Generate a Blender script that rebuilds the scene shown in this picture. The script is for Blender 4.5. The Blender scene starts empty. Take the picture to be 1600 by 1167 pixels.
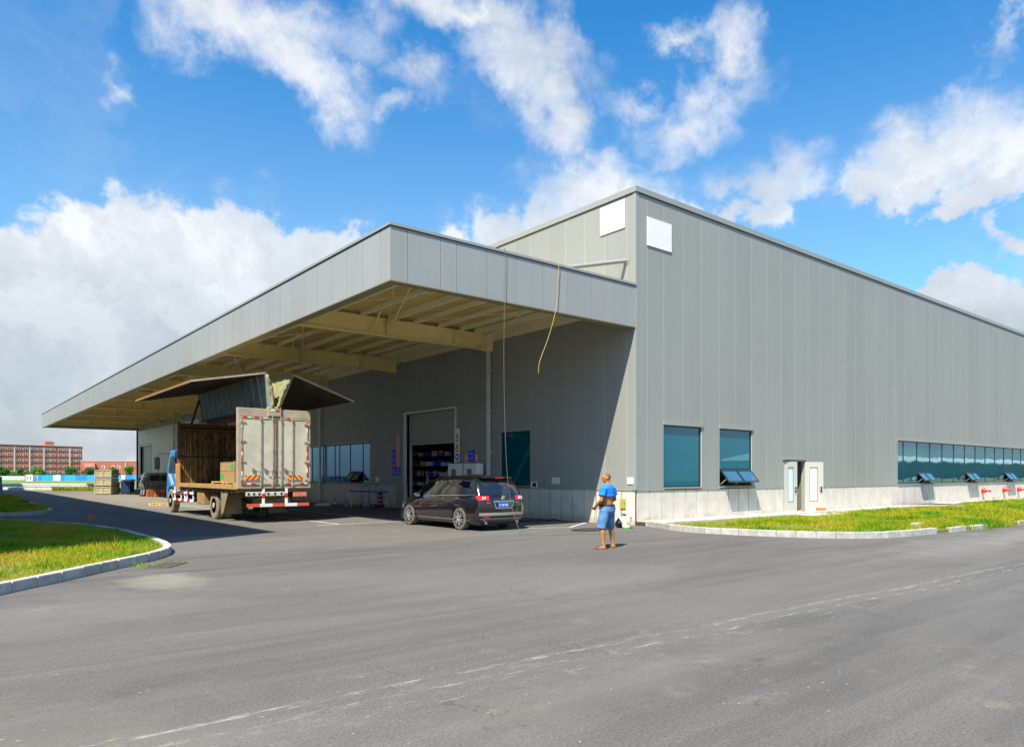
import bpy, bmesh, math, random
import numpy as np
from mathutils import Vector, Matrix
R = math.radians
random.seed(7)
rng = np.random.default_rng(11)
scn = bpy.context.scene
COL = scn.collection

# ------------------------------------------------------------------ camera, sky, sun, exposure
YAW = R(39.0)
cam_d = bpy.data.cameras.new('camera')
cam = bpy.data.objects.new('camera', cam_d)
COL.objects.link(cam)
cam.location = (-18.116, -15.852, 1.7)
cam.rotation_euler = (R(90), 0, -YAW)
cam_d.sensor_width = 36
cam_d.lens = 25.175
cam_d.shift_y = 0.0982
cam_d.clip_end = 6000
scn.camera = cam

SUN_TRAVEL = Vector((.64, .335, -1.0)).normalized()
sun_d = bpy.data.lights.new('sun', 'SUN')
sun_d.energy = 3.45
sun_d.angle = R(.53)
sun_d.color = (1.0, .915, .775)
sun = bpy.data.objects.new('sun', sun_d)
COL.objects.link(sun)
sun.rotation_euler = SUN_TRAVEL.to_track_quat('-Z', 'Y').to_euler()
SUN_EL = math.asin(-SUN_TRAVEL.z)
SUN_ROT = math.atan2(-SUN_TRAVEL.x, -SUN_TRAVEL.y)

scn.view_settings.view_transform = 'Standard'
scn.view_settings.look = 'None'
scn.view_settings.gamma = 1.0
scn.view_settings.use_curve_mapping = False
scn.view_settings.exposure = 1.4

world = bpy.data.worlds.new('World')
scn.world = world
world.use_nodes = True
WN, WL = world.node_tree.nodes, world.node_tree.links
WN.clear()


class NT:
    """tiny expression builder for node trees"""
    def __init__(self, nodes, links):
        self.n, self.l = nodes, links

    def put(self, sock, v):
        if v is None:
            return
        if isinstance(v, bpy.types.NodeSocket):
            self.l.new(v, sock)
        else:
            if isinstance(v, (tuple, list)) and len(v) == 3 and sock.type == 'RGBA':
                v = (*v, 1)
            sock.default_value = v

    def math(self, op, a, b=None, c=None, clamp=False):
        m = self.n.new('ShaderNodeMath'); m.operation = op; m.use_clamp = clamp
        self.put(m.inputs[0], a); self.put(m.inputs[1], b); self.put(m.inputs[2], c)
        return m.outputs[0]

    def vmath(self, op, a, b=None, scale=None):
        m = self.n.new('ShaderNodeVectorMath'); m.operation = op
        self.put(m.inputs[0], a); self.put(m.inputs[1], b)
        if scale is not None:
            self.put(m.inputs['Scale'], scale)
        return m.outputs['Value'] if op in ('DOT_PRODUCT', 'LENGTH', 'DISTANCE') else m.outputs[0]

    def noise(self, vec, scale, detail=4, rough=.55, dist=0, color=False):
        m = self.n.new('ShaderNodeTexNoise')
        self.put(m.inputs['Vector'], vec); m.inputs['Scale'].default_value = scale
        m.inputs['Detail'].default_value = detail; m.inputs['Roughness'].default_value = rough
        m.inputs['Distortion'].default_value = dist
        return m.outputs['Color'] if color else m.outputs['Fac']

    def maprange(self, v, a, b, c=0, d=1, smooth=False):
        m = self.n.new('ShaderNodeMapRange'); m.interpolation_type = 'SMOOTHSTEP' if smooth else 'LINEAR'
        self.put(m.inputs[0], v)
        for i, q in enumerate((a, b, c, d)):
            self.put(m.inputs[i + 1], q)
        return m.outputs[0]

    def mix(self, f, a, b, mode='MIX'):
        m = self.n.new('ShaderNodeMix'); m.data_type = 'RGBA'; m.blend_type = mode
        self.put(m.inputs[0], f); self.put(m.inputs[6], a); self.put(m.inputs[7], b)
        return m.outputs[2]

    def comb(self, x, y, z):
        m = self.n.new('ShaderNodeCombineXYZ')
        self.put(m.inputs[0], x); self.put(m.inputs[1], y); self.put(m.inputs[2], z)
        return m.outputs[0]

    def sep(self, v):
        m = self.n.new('ShaderNodeSeparateXYZ'); self.put(m.inputs[0], v)
        return m.outputs

    def ramp(self, f, stops, interp='LINEAR'):
        m = self.n.new('ShaderNodeValToRGB'); self.put(m.inputs[0], f)
        cr = m.color_ramp; cr.interpolation = interp
        while len(cr.elements) < len(stops):
            cr.elements.new(.5)
        for e, (p, c) in zip(cr.elements, stops):
            e.position = p; e.color = (*c, 1)
        return m.outputs[0]


# clouds: heading (clockwise from +Y), elevation, half width, half height, tilt (degrees), weight
CLOUDS = [(17.5, 31.3, 7.3, 2.2, 0, 1.0), (22.6, 29.3, 4.8, 1.9, 35, 1.0), (25.0, 27.3, 2.6, 1.1, 30, 0.7), (31.4, 28.6, 2.7, 1.3, 20, 0.62), (30.1, 26.4, 2.2, 0.8, -5, 0.55), (35.9, 32.7, 6.8, 1.4, 15, 1.0), (40.0, 30.4, 3.3, 2.3, 30, 1.0), (41.8, 27.2, 2.2, 2.5, 0, 0.95), (56.0, 29.3, 1.4, 1.8, 15, 0.8), (53.5, 26.1, 3.7, 1.9, -20, 0.85), (49.6, 27.8, 3.1, 0.9, 10, 0.5), (51.6, 31.2, 1.7, 0.5, 20, 0.35), (69.0, 21.2, 4.4, 2.4, -25, 1.0), (73.2, 20.7, 3.7, 3.1, 0, 1.0), (65.6, 20.0, 2.1, 1.7, -30, 0.85), (71.0, 18.1, 2.1, 1.2, 0, 0.7), (5.5, 9.3, 9.4, 7.2, 0, 1.35), (12.0, 13.9, 8.3, 4.7, 5, 1.35), (20.7, 14.3, 7.6, 4.3, 10, 1.3), (27.4, 14.7, 5.7, 3.3, 10, 1.1), (14.9, 6.5, 20.0, 6.0, 0, 1.2), (40.0, 19.0, 5.3, 2.3, -10, 1.1), (46.6, 21.3, 6.1, 2.7, 0, 1.15), (52.1, 20.1, 4.1, 2.0, 10, 0.9), (58.7, 21.4, 3.2, 1.4, 10, 0.6), (57.3, 19.2, 2.4, 1.1, 0, 0.6), (70.7, 11.8, 3.1, 1.8, 10, 1.2), (73.7, 10.0, 2.7, 1.8, 15, 1.1), (66.4, 9.9, 7.9, 2.6, 15, 0.6), (74.2, 14.9, 1.7, 1.0, 0, 0.5), (9.4, 26.1, 0.9, 0.6, -40, 0.4), (6.6, 17.4, 2.5, 0.5, 10, 0.35), (73.9, 27.2, 1.9, 0.3, -40, 0.3)]
w = NT(WN, WL)
tc = WN.new('ShaderNodeTexCoord').outputs['Generated']
sky = WN.new('ShaderNodeTexSky')
sky.sky_type = 'NISHITA'
sky.sun_disc = False
sky.sun_elevation = SUN_EL
sky.sun_rotation = SUN_ROT
sky.altitude = 0
sky.air_density = 1.0
sky.dust_density = .6
sky.ozone_density = 2.5
wn1 = w.noise(tc, 7.0, 6, .6, color=True)
wn2 = w.noise(tc, 26.0, 6, .62, color=True)
warp = w.vmath('ADD', w.vmath('SCALE', w.vmath('SUBTRACT', wn1, (.5, .5, .5)), scale=.16),
               w.vmath('SCALE', w.vmath('SUBTRACT', wn2, (.5, .5, .5)), scale=.05))
pw = w.vmath('ADD', tc, warp)
field = None
for az, el, ra, rb, tilt, st in CLOUDS:
    az, el, t = R(az), R(el), R(tilt)
    right = Vector((math.cos(az), -math.sin(az), 0))
    up = Vector((-math.sin(az) * math.sin(el), -math.cos(az) * math.sin(el), math.cos(el)))
    c0 = Vector((math.sin(az) * math.cos(el), math.cos(az) * math.cos(el), math.sin(el)))
    ax = (right * math.cos(t) - up * math.sin(t)) / math.sin(R(ra * 1.25))
    bx = (right * math.sin(t) + up * math.cos(t)) / math.sin(R(rb * 1.25))
    d1 = w.vmath('DOT_PRODUCT', w.vmath('SUBTRACT', pw, tuple(c0)), tuple(ax))
    d2 = w.vmath('DOT_PRODUCT', w.vmath('SUBTRACT', pw, tuple(c0)), tuple(bx))
    ln = w.vmath('LENGTH', w.comb(d1, d2, 0))
    g = w.math('MULTIPLY', w.math('SUBTRACT', 1.0, ln), st)
    field = g if field is None else w.math('MAXIMUM', field, g)
fine = w.noise(tc, 13.0, 9, .62, .3)
sz = w.sep(tc)
# everywhere else the same kind of broken cloud goes on
heading = w.math('ARCTAN2', sz[0], sz[1])
outside = w.maprange(w.math('ABSOLUTE', w.math('SUBTRACT', heading, R(40))), R(38), R(52), -1.0, 0.0, True)
gen = w.math('ADD', w.maprange(w.noise(tc, 2.6, 4, .55), .5, .66, -.6, .7), outside)
gen2 = w.math('ADD', gen, w.maprange(sz[2], .58, .7, 0, .0))
overhead = w.maprange(sz[2], .62, .72, -1.5, 0.0, True)
gen3 = w.math('ADD', w.maprange(w.noise(tc, 2.6, 4, .55), .5, .66, -.6, .7), overhead)
field = w.math('MAXIMUM', field, w.math('MAXIMUM', gen, gen3))
dens = w.math('ADD', field, w.maprange(fine, .3, .7, -.36, .36))
low = w.maprange(sz[2], .28, .40, 1, 0, True)
mask = w.mix(low, w.maprange(dens, -.30, .95, 0, .95, True), w.maprange(dens, .02, .34, 0, 1, True))
mask = w.sep(mask)[0]
thin = w.noise(w.vmath('ADD', tc, w.vmath('SCALE', w.vmath('SUBTRACT', wn1, (.5, .5, .5)), scale=.3)), 3.5, 7, .6, .6)
mask = w.math('MAXIMUM', mask, w.math('MULTIPLY', w.maprange(thin, .56, .9), .28))
mask = w.math('MAXIMUM', w.math('MULTIPLY', mask, .93), w.maprange(sz[2], .07, .20, .96, 0, True))
# cloud tones: bright tops, greyer and bluer low and inside
fold = w.noise(pw, 9.0, 6, .6, .4)
bright = w.math('ADD', w.maprange(fold, .35, .65, -.22, .22), w.maprange(sz[2], .12, .30, .36, .86, True))
cloudcol = w.ramp(bright, [(.0, (2.5, 2.9, 3.15)), (.42, (3.5, 3.72, 3.98)), (.85, (4.75, 4.95, 5.2)), (1.0, (5.7, 5.75, 5.8))])
tint = w.mix(w.maprange(sz[2], .30, .56, 0, 1, True), (.74, 1.15, 1.27), (.24, .95, 1.33))
skycol = w.mix(1.0, sky.outputs[0], tint, 'MULTIPLY')
skyall = w.mix(mask, skycol, cloudcol)
bgn = WN.new('ShaderNodeBackground')
WL.new(skyall, bgn.inputs['Color'])
bgn.inputs['Strength'].default_value = .067
wo = WN.new('ShaderNodeOutputWorld')
WL.new(bgn.outputs[0], wo.inputs['Surface'])

# ------------------------------------------------------------------ helpers


def at(x, y, Y):
    """world point seen at photograph pixel (x, y) at depth Y: used to lay out the far buildings"""
    f = 1118.9
    X = (x - 800) / f * Y
    Z = (740.6 - y) / f * Y
    c, s = math.cos(YAW), math.sin(YAW)
    return Vector((-18.116 + X * c + Y * s, -15.852 - X * s + Y * c, 1.7 + Z))


def link(o, parent=None):
    COL.objects.link(o)
    if parent is not None:
        o.parent = parent
    return o


def tag(o, label=None, cat=None, group=None, kind=None):
    if label: o['label'] = label
    if cat: o['category'] = cat
    if group: o['group'] = group
    if kind: o['kind'] = kind
    return o


def empty(name, label=None, cat=None, loc=(0, 0, 0), rz=0, group=None, kind=None, parent=None):
    o = bpy.data.objects.new(name, None)
    o.empty_display_size = .3
    link(o, parent)
    o.location = loc
    o.rotation_euler = (0, 0, rz)
    return tag(o, label, cat, group, kind)


def copy_tree(o, parent=None):
    c = o.copy(); COL.objects.link(c); c.parent = parent
    for ch in list(o.children):
        copy_tree(ch, c)
    return c


class MB:
    def __init__(self):
        self.v, self.f, self.m = [], [], []

    def add(self, vs, fs, mi=0):
        b = len(self.v)
        self.v += [tuple(q) for q in vs]
        self.f += [tuple(b + i for i in q) for q in fs]
        self.m += [mi] * len(fs)
        return self

    def box(self, x0, x1, y0, y1, z0, z1, mi=0):
        return self.add([(x0, y0, z0), (x1, y0, z0), (x1, y1, z0), (x0, y1, z0), (x0, y0, z1), (x1, y0, z1), (x1, y1, z1), (x0, y1, z1)],
                        [(0, 3, 2, 1), (4, 5, 6, 7), (0, 1, 5, 4), (1, 2, 6, 5), (2, 3, 7, 6), (3, 0, 4, 7)], mi)

    def cb(self, c, s, mi=0, M=None):
        """centred box, optionally transformed"""
        hx, hy, hz = s[0] / 2, s[1] / 2, s[2] / 2
        vs = [Vector((sx * hx, sy * hy, sz_ * hz)) for sz_ in (-1, 1) for sx, sy in ((-1, -1), (1, -1), (1, 1), (-1, 1))]
        if M is not None:
            vs = [M @ v for v in vs]
        vs = [v + Vector(c) for v in vs]
        return self.add(vs, [(0, 3, 2, 1), (4, 5, 6, 7), (0, 1, 5, 4), (1, 2, 6, 5), (2, 3, 7, 6), (3, 0, 4, 7)], mi)

    def bar(self, p0, p1, w_, h_, mi=0, up=(0, 0, 1)):
        """rectangular bar between two points"""
        p0, p1 = Vector(p0), Vector(p1)
        d = (p1 - p0).normalized()
        s = d.cross(Vector(up))
        if s.length < 1e-4:
            s = d.cross(Vector((1, 0, 0)))
        s.normalize(); u = s.cross(d).normalized()
        vs = [p + s * a * w_ / 2 + u * b * h_ / 2 for p in (p0, p1) for a, b in ((-1, -1), (1, -1), (1, 1), (-1, 1))]
        return self.add(vs, [(0, 1, 2, 3), (7, 6, 5, 4), (0, 4, 5, 1), (1, 5, 6, 2), (2, 6, 7, 3), (3, 7, 4, 0)], mi)

    def tube(self, pts, r, n=10, mi=0, cap=True):
        pts = [Vector(p) for p in pts]
        rs = r if isinstance(r, (list, tuple)) else [r] * len(pts)
        rings = []
        prev = None
        for i, p in enumerate(pts):
            d = (pts[min(i + 1, len(pts) - 1)] - pts[max(i - 1, 0)]).normalized()
            if prev is None:
                a = d.cross(Vector((0, 0, 1)))
                if a.length < 1e-3: a = d.cross(Vector((1, 0, 0)))
            else:
                a = prev - d * prev.dot(d)
                if a.length < 1e-4: a = d.cross(Vector((0, 0, 1)))
            a.normalize(); prev = a
            b = d.cross(a)
            rings.append([p + (a * math.cos(2 * math.pi * k / n) + b * math.sin(2 * math.pi * k / n)) * rs[i] for k in range(n)])
        vs = [v for r_ in rings for v in r_]
        fs = [(i * n + k, i * n + (k + 1) % n, (i + 1) * n + (k + 1) % n, (i + 1) * n + k) for i in range(len(pts) - 1) for k in range(n)]
        if cap:
            fs.append(tuple(range(n - 1, -1, -1)))
            fs.append(tuple((len(pts) - 1) * n + k for k in range(n)))
        return self.add(vs, fs, mi)

    def lathe(self, prof, c=(0, 0, 0), n=24, axis='z', mi=0):
        """profile [(r, h)] turned about an axis through c"""
        vs = []
        for r, h in prof:
            for k in range(n):
                a = 2 * math.pi * k / n
                p = (r * math.cos(a), r * math.sin(a), h)
                if axis == 'x': p = (h, r * math.cos(a), r * math.sin(a))
                if axis == 'y': p = (r * math.sin(a), h, r * math.cos(a))
                vs.append((p[0] + c[0], p[1] + c[1], p[2] + c[2]))
        fs = [(i * n + k, i * n + (k + 1) % n, (i + 1) * n + (k + 1) % n, (i + 1) * n + k) for i in range(len(prof) - 1) for k in range(n)]
        if prof[0][0] > 1e-6: fs.append(tuple(range(n - 1, -1, -1)))
        if prof[-1][0] > 1e-6: fs.append(tuple((len(prof) - 1) * n + k for k in range(n)))
        return self.add(vs, fs, mi)

    def prism(self, poly, a0, a1, plane='xy', mi=0):
        """polygon extruded: plane xy -> z, yz -> x, xz -> y"""
        def P(p, h):
            return {'xy': (p[0], p[1], h), 'yz': (h, p[0], p[1]), 'xz': (p[0], h, p[1])}[plane]
        n = len(poly)
        vs = [P(p, a0) for p in poly] + [P(p, a1) for p in poly]
        fs = [tuple(range(n - 1, -1, -1)), tuple(range(n, 2 * n))] + [(i, (i + 1) % n, n + (i + 1) % n, n + i) for i in range(n)]
        return self.add(vs, fs, mi)

    def quad(self, *p, mi=0):
        return self.add(p, [tuple(range(len(p)))], mi)

    def grid(self, rows, mi=0, closed=False):
        n = len(rows[0])
        vs = [p for r in rows for p in r]
        fs = []
        for i in range(len(rows) - 1):
            for k in range(n if closed else n - 1):
                k2 = (k + 1) % n
                fs.append((i * n + k, i * n + k2, (i + 1) * n + k2, (i + 1) * n + k))
        return self.add(vs, fs, mi)

    def build(self, name, mats, parent=None, smooth=False, bevel=0, fix=True, sub=0, solid=0):
        me = bpy.data.meshes.new(name)
        me.from_pydata(self.v, [], self.f)
        mats = mats if isinstance(mats, (list, tuple)) else [mats]
        for m_ in mats: me.materials.append(m_)
        if len(mats) > 1:
            me.polygons.foreach_set('material_index', self.m)
        if fix:
            bm = bmesh.new(); bm.from_mesh(me)
            bmesh.ops.recalc_face_normals(bm, faces=bm.faces)
            bm.to_mesh(me); bm.free()
        o = bpy.data.objects.new(name, me)
        link(o, parent)
        if smooth:
            me.polygons.foreach_set('use_smooth', [True] * len(me.polygons))
            if smooth != 'all':
                try:
                    me.set_sharp_from_angle(angle=R(38))
                except Exception:
                    pass
        if solid:
            md = o.modifiers.new('solid', 'SOLIDIFY'); md.thickness = solid; md.offset = 0
        if bevel:
            md = o.modifiers.new('bevel', 'BEVEL'); md.width = bevel; md.segments = 2; md.limit_method = 'ANGLE'; md.angle_limit = R(35)
        if sub:
            md = o.modifiers.new('sub', 'SUBSURF'); md.levels = sub; md.render_levels = sub
        return o


def box(name, mats, parent, x0, x1, y0, y1, z0, z1, bevel=0):
    return MB().box(x0, x1, y0, y1, z0, z1).build(name, mats, parent, bevel=bevel, fix=False)


# ------------------------------------------------------------------ materials
def mat(name, col, rough=.6, metal=0, var=.0, vscale=3.0, col2=None, bump=0, bscale=60, spec=.5, emit=None, coat=0, island=0, stretch=None, detail=5):
    m = bpy.data.materials.new(name); m.use_nodes = True
    nt = m.node_tree; b = nt.nodes['Principled BSDF']
    t = NT(nt.nodes, nt.links)
    b.inputs['Base Color'].default_value = (*col, 1)
    b.inputs['Roughness'].default_value = rough
    b.inputs['Metallic'].default_value = metal
    b.inputs['Specular IOR Level'].default_value = spec
    if coat:
        b.inputs['Coat Weight'].default_value = coat
        b.inputs['Coat Roughness'].default_value = .03
    oc = nt.nodes.new('ShaderNodeTexCoord').outputs['Object']
    src = None
    if var or col2:
        vv = oc
        if stretch:
            vv = t.vmath('MULTIPLY', oc, stretch)
        n = t.noise(vv, vscale, detail, .6)
        f = t.maprange(n, .3, .7)
        c2 = col2 if col2 else tuple(c * (1 - var) for c in col)
        c1 = col if col2 else tuple(min(1, c * (1 + var * .6)) for c in col)
        src = t.mix(f, c1, c2)
    if island:
        oi = nt.nodes.new('ShaderNodeObjectInfo').outputs['Random']
        src = t.mix(1.0, src if src is not None else col, t.ramp(oi, [(0, (1 - island,) * 3), (1, (1 + island * .6,) * 3)]), 'MULTIPLY')
    if src is not None:
        nt.links.new(src, b.inputs['Base Color'])
    if bump:
        bp = nt.nodes.new('ShaderNodeBump'); bp.inputs['Strength'].default_value = bump; bp.inputs['Distance'].default_value = .02
        nt.links.new(t.noise(oc, bscale, 4, .6), bp.inputs['Height'])
        nt.links.new(bp.outputs[0], b.inputs['Normal'])
    if emit:
        b.inputs['Emission Color'].default_value = (*emit[0], 1); b.inputs['Emission Strength'].default_value = emit[1]
    m['t'] = 1
    return m


def glass(name, tint=(.30, .72, .85), body=(.01, .11, .16), see=.45, wavy=0, refl=.0, wscale=1.2):
    """coated solar glass: tinted see-through, teal body, sky reflection by fresnel"""
    m = bpy.data.materials.new(name); m.use_nodes = True
    nt = m.node_tree; nt.nodes.clear(); t = NT(nt.nodes, nt.links)
    tr = nt.nodes.new('ShaderNodeBsdfTransparent'); tr.inputs[0].default_value = (*tint, 1)
    df = nt.nodes.new('ShaderNodeBsdfDiffuse'); df.inputs[0].default_value = (*body, 1)
    gl = nt.nodes.new('ShaderNodeBsdfGlossy'); gl.inputs[0].default_value = (.62, .9, 1.0, 1); gl.inputs['Roughness'].default_value = .015
    fr = nt.nodes.new('ShaderNodeFresnel'); fr.inputs[0].default_value = 1.75
    m1 = nt.nodes.new('ShaderNodeMixShader'); m1.inputs[0].default_value = see
    nt.links.new(df.outputs[0], m1.inputs[1]); nt.links.new(tr.outputs[0], m1.inputs[2])
    m2 = nt.nodes.new('ShaderNodeMixShader')
    nt.links.new(t.math('ADD', fr.outputs[0], refl, clamp=True), m2.inputs[0])
    nt.links.new(m1.outputs[0], m2.inputs[1]); nt.links.new(gl.outputs[0], m2.inputs[2])
    if wavy:
        oc = nt.nodes.new('ShaderNodeTexCoord').outputs['Object']
        bp = nt.nodes.new('ShaderNodeBump'); bp.inputs['Strength'].default_value = wavy; bp.inputs['Distance'].default_value = .05
        nt.links.new(t.noise(oc, wscale, 1, .4), bp.inputs['Height'])
        nt.links.new(bp.outputs[0], gl.inputs['Normal'])
    out = nt.nodes.new('ShaderNodeOutputMaterial')
    nt.links.new(m2.outputs[0], out.inputs[0])
    return m


def asphalt_mat():
    m = bpy.data.materials.new('asphalt'); m.use_nodes = True
    nt = m.node_tree; b = nt.nodes['Principled BSDF']; t = NT(nt.nodes, nt.links)
    oc = nt.nodes.new('ShaderNodeTexCoord').outputs['Object']
    s = t.sep(oc)
    grain = t.math('ADD', t.math('MULTIPLY', t.noise(oc, 140, 2, .8), .5), t.math('MULTIPLY', t.noise(oc, 42, 3, .75), .5))
    mid = t.noise(oc, 9, 6, .7)
    big = t.noise(t.vmath('MULTIPLY', oc, (.35, 1.1, 1)), .32, 6, .62, .6)
    streak = t.noise(t.vmath('MULTIPLY', oc, (.25, 3.2, 1)), .8, 6, .7, .25)
    base = t.mix(t.maprange(big, .33, .68), (.084, .077, .071), (.150, .138, .124))
    base = t.mix(t.maprange(streak, .42, .72, 0, .55), base, (.165, .155, .143))
    base = t.mix(t.maprange(mid, .35, .75, 0, .4), base, (.085, .082, .080))
    base = t.mix(t.maprange(grain, .36, .64, .0, 1.0), t.mix(1, base, (.48, .48, .48), 'MULTIPLY'), t.mix(1, base, (1.6, 1.6, 1.6), 'MULTIPLY'))
    # the neighbour warehouse's cast shadow, darkened into the asphalt colour as well
    yard_shade = t.math('MULTIPLY', t.maprange(s[1], 4.6, 4.75), t.maprange(s[0], -10.35, -10.2, 1, 0))
    base = t.mix(t.math('MULTIPLY', yard_shade, .55), base, t.mix(t.maprange(mid, .3, .7), (.034, .034, .039), (.052, .052, .057)))
    # sandy dust: patch by the island, and blown along edges
    def blob(cx, cy, rx, ry, amt):
        q = t.vmath('MULTIPLY', t.vmath('SUBTRACT', oc, (cx, cy, 0)), (1 / rx, 1 / ry, 0))
        l = t.vmath('LENGTH', t.vmath('ADD', q, t.vmath('SCALE', t.vmath('SUBTRACT', t.noise(oc, 1.1, 6, .65, color=True), (.5, .5, .5)), scale=2.6)))
        return t.maprange(l, .25, 1.35, amt, 0, True)
    for (cx, cy, rx, ry, amt, colr) in ((-15.2, -3.5, .6, .85, .6, (.27, .25, .20)), (-16.9, -5.6, 2.2, 1.6, .4, (.17, .16, .14)), (-18.5, -10.5, 2.5, 1.3, .35, (.18, .165, .135)),
                                        (4.0, -9.4, 9, 1.2, .45, (.20, .185, .16)), (14.0, -9.4, 12, 1.4, .6, (.22, .20, .17)), (-7, 40, 4.5, 28, .85, (.235, .21, .165)),
                                        (-13.3, -11.9, 3.2, .5, .35, (.185, .17, .14)), (-6, 26, 4.2, 9, .45, (.185, .18, .165)), (-8.6, 3.5, 2.2, 3.5, .3, (.155, .15, .145)), (-14.0, 20.6, .9, 1.4, .4, (.17, .165, .15))):
        base = t.mix(blob(cx, cy, rx, ry, amt), base, colr)
    # worn, flaking white paint of an old double line crossing the yard
    ln = t.math('ADD', s[1], t.math('MULTIPLY', s[0], .045))
    wob = t.math('MULTIPLY', t.math('SUBTRACT', t.noise(oc, .5, 2, .5), .5), .22)
    ln = t.math('ADD', ln, wob)
    flake = t.noise(t.vmath('MULTIPLY', oc, (1.2, 7, 1)), 2.4, 7, .78)
    for off, wd, lo in ((-11.47, .05, .50), (-11.72, .045, .52), (-11.97, .20, .575), (-11.30, .35, .60), (-10.5, .5, .66)):
        d = t.math('ABSOLUTE', t.math('SUBTRACT', ln, off))
        k = t.math('MULTIPLY', t.maprange(d, wd * .6, wd, 1, 0), t.maprange(flake, lo + .0, lo + .09, 0, .42))
        base = t.mix(k, base, (.48, .48, .47))
    # sand, oil spots and pale chips
    sand = t.noise(oc, 1.9, 7, .72); sz_ = t.noise(oc, .22, 3, .5)
    base = t.mix(t.math('MULTIPLY', t.maprange(sand, .56, .70), t.maprange(sz_, .48, .62, 0, .5)), base, (.25, .215, .155))
    vo = nt.nodes.new('ShaderNodeTexVoronoi'); vo.inputs['Scale'].default_value = 2.3; nt.links.new(oc, vo.inputs['Vector'])
    base = t.mix(t.maprange(vo.outputs['Distance'], .014, .024, .8, 0), base, (.5, .49, .46))
    v2 = nt.nodes.new('ShaderNodeTexVoronoi'); v2.inputs['Scale'].default_value = 5.5; nt.links.new(t.vmath('MULTIPLY', oc, (.6, 1.2, 1)), v2.inputs['Vector'])
    base = t.mix(t.math('MULTIPLY', t.maprange(v2.outputs['Distance'], .03, .06, .7, 0), t.maprange(sz_, .48, .56)), base, (.42, .41, .39))
    v3 = nt.nodes.new('ShaderNodeTexVoronoi'); v3.inputs['Scale'].default_value = 1.3; nt.links.new(oc, v3.inputs['Vector'])
    base = t.mix(t.maprange(v3.outputs['Distance'], .008, .014, .85, 0), base, (.02, .019, .015))
    oil = t.noise(oc, .9, 5, .6)
    base = t.mix(t.maprange(oil, .30, .38, .30, 0), base, (.06, .057, .054))
    track = t.noise(t.vmath('MULTIPLY', oc, (.06, 1.6, 1)), 1.0, 3, .5, .5)
    base = t.mix(t.maprange(track, .34, .44, .20, 0, True), base, (.07, .067, .066))
    crk = nt.nodes.new('ShaderNodeTexVoronoi'); crk.feature = 'DISTANCE_TO_EDGE'; crk.inputs['Scale'].default_value = .32
    nt.links.new(t.vmath('ADD', oc, t.vmath('SCALE', t.noise(oc, 1.5, 5, .6, color=True), scale=1.1)), crk.inputs['Vector'])
    base = t.mix(t.math('MULTIPLY', t.maprange(crk.outputs['Distance'], .0, .004, .55, 0), t.maprange(sz_, .5, .6)), base, (.035, .034, .033))
    # scattered scuffs
    sc = t.noise(t.vmath('MULTIPLY', oc, (1.2, 3.4, 1)), 1.3, 7, .8)
    base = t.mix(t.maprange(sc, .63, .74, 0, .5), base, (.30, .30, .29))
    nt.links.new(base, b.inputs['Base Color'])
    b.inputs['Roughness'].default_value = .82
    b.inputs['Specular IOR Level'].default_value = .35
    bp = nt.nodes.new('ShaderNodeBump'); bp.inputs['Strength'].default_value = .45; bp.inputs['Distance'].default_value = .008
    nt.links.new(grain, bp.inputs['Height']); nt.links.new(bp.outputs[0], b.inputs['Normal'])
    return m


def grass_mat(name, soil=False):
    m = bpy.data.materials.new(name); m.use_nodes = True
    nt = m.node_tree; b = nt.nodes['Principled BSDF']; t = NT(nt.nodes, nt.links)
    oc = nt.nodes.new('ShaderNodeTexCoord').outputs['Object']
    n1 = t.noise(oc, .55, 5, .6); n2 = t.noise(oc, 9, 4, .7)
    f = t.math('ADD', t.math('MULTIPLY', n1, .65), t.math('MULTIPLY', n2, .35))
    if soil:
        c = t.ramp(f, [(.3, (.06, .12, .016)), (.5, (.16, .17, .035)), (.62, (.24, .19, .08))])
    else:
        c = t.ramp(f, [(.34, (.045, .16, .006)), (.43, (.11, .29, .006)), (.50, (.30, .37, .010)), (.57, (.46, .39, .02)), (.66, (.38, .28, .10))])
        b.inputs['Subsurface Weight'].default_value = 0
    nt.links.new(c, b.inputs['Base Color'])
    b.inputs['Roughness'].default_value = .75
    b.inputs['Specular IOR Level'].default_value = .25
    if not soil:
        tl = nt.nodes.new('ShaderNodeBsdfTranslucent'); nt.links.new(c, tl.inputs[0])
        mx = nt.nodes.new('ShaderNodeMixShader'); mx.inputs[0].default_value = .35
        nt.links.new(b.outputs[0], mx.inputs[1]); nt.links.new(tl.outputs[0], mx.inputs[2])
        nt.links.new(mx.outputs[0], nt.nodes['Material Output'].inputs[0])
    return m


M = {}
M['asphalt'] = asphalt_mat()
M['grass'] = grass_mat('grass blades')
M['turf'] = grass_mat('turf soil', True)
M['panel'] = mat('grey cladding', (.290, .300, .282), .5, var=.06, vscale=.55, island=.03, bump=.10, bscale=1.3, stretch=(1, 1, .25), spec=.4)
M['fascia'] = mat('fascia cladding', (.312, .324, .316), .48, var=.05, vscale=.7, bump=.10, bscale=1.3, island=.03, spec=.45)
M['pale_and_lit_panel'] = mat('pale cladding and lit wall tone', (.62, .65, .66), .45, var=.05, vscale=.5, island=.04)
M['joint'] = mat('joint sealant', (.43, .44, .42), .6)
M['trim'] = mat('flashing', (.29, .31, .295), .4, var=.05, vscale=.7)
M['gap_shade'] = mat('painted gap shade', (.05, .055, .05), .6)
M['plinth'] = mat('precast plinth', (.63, .585, .51), .8, var=.14, vscale=2.2, island=.035, bump=.15, bscale=40)
M['plinth_joint'] = mat('plinth joint', (.05, .047, .043), .9)
M['concrete'] = mat('concrete', (.50, .475, .43), .85, var=.2, vscale=1.6, bump=.25, bscale=35)
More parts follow.
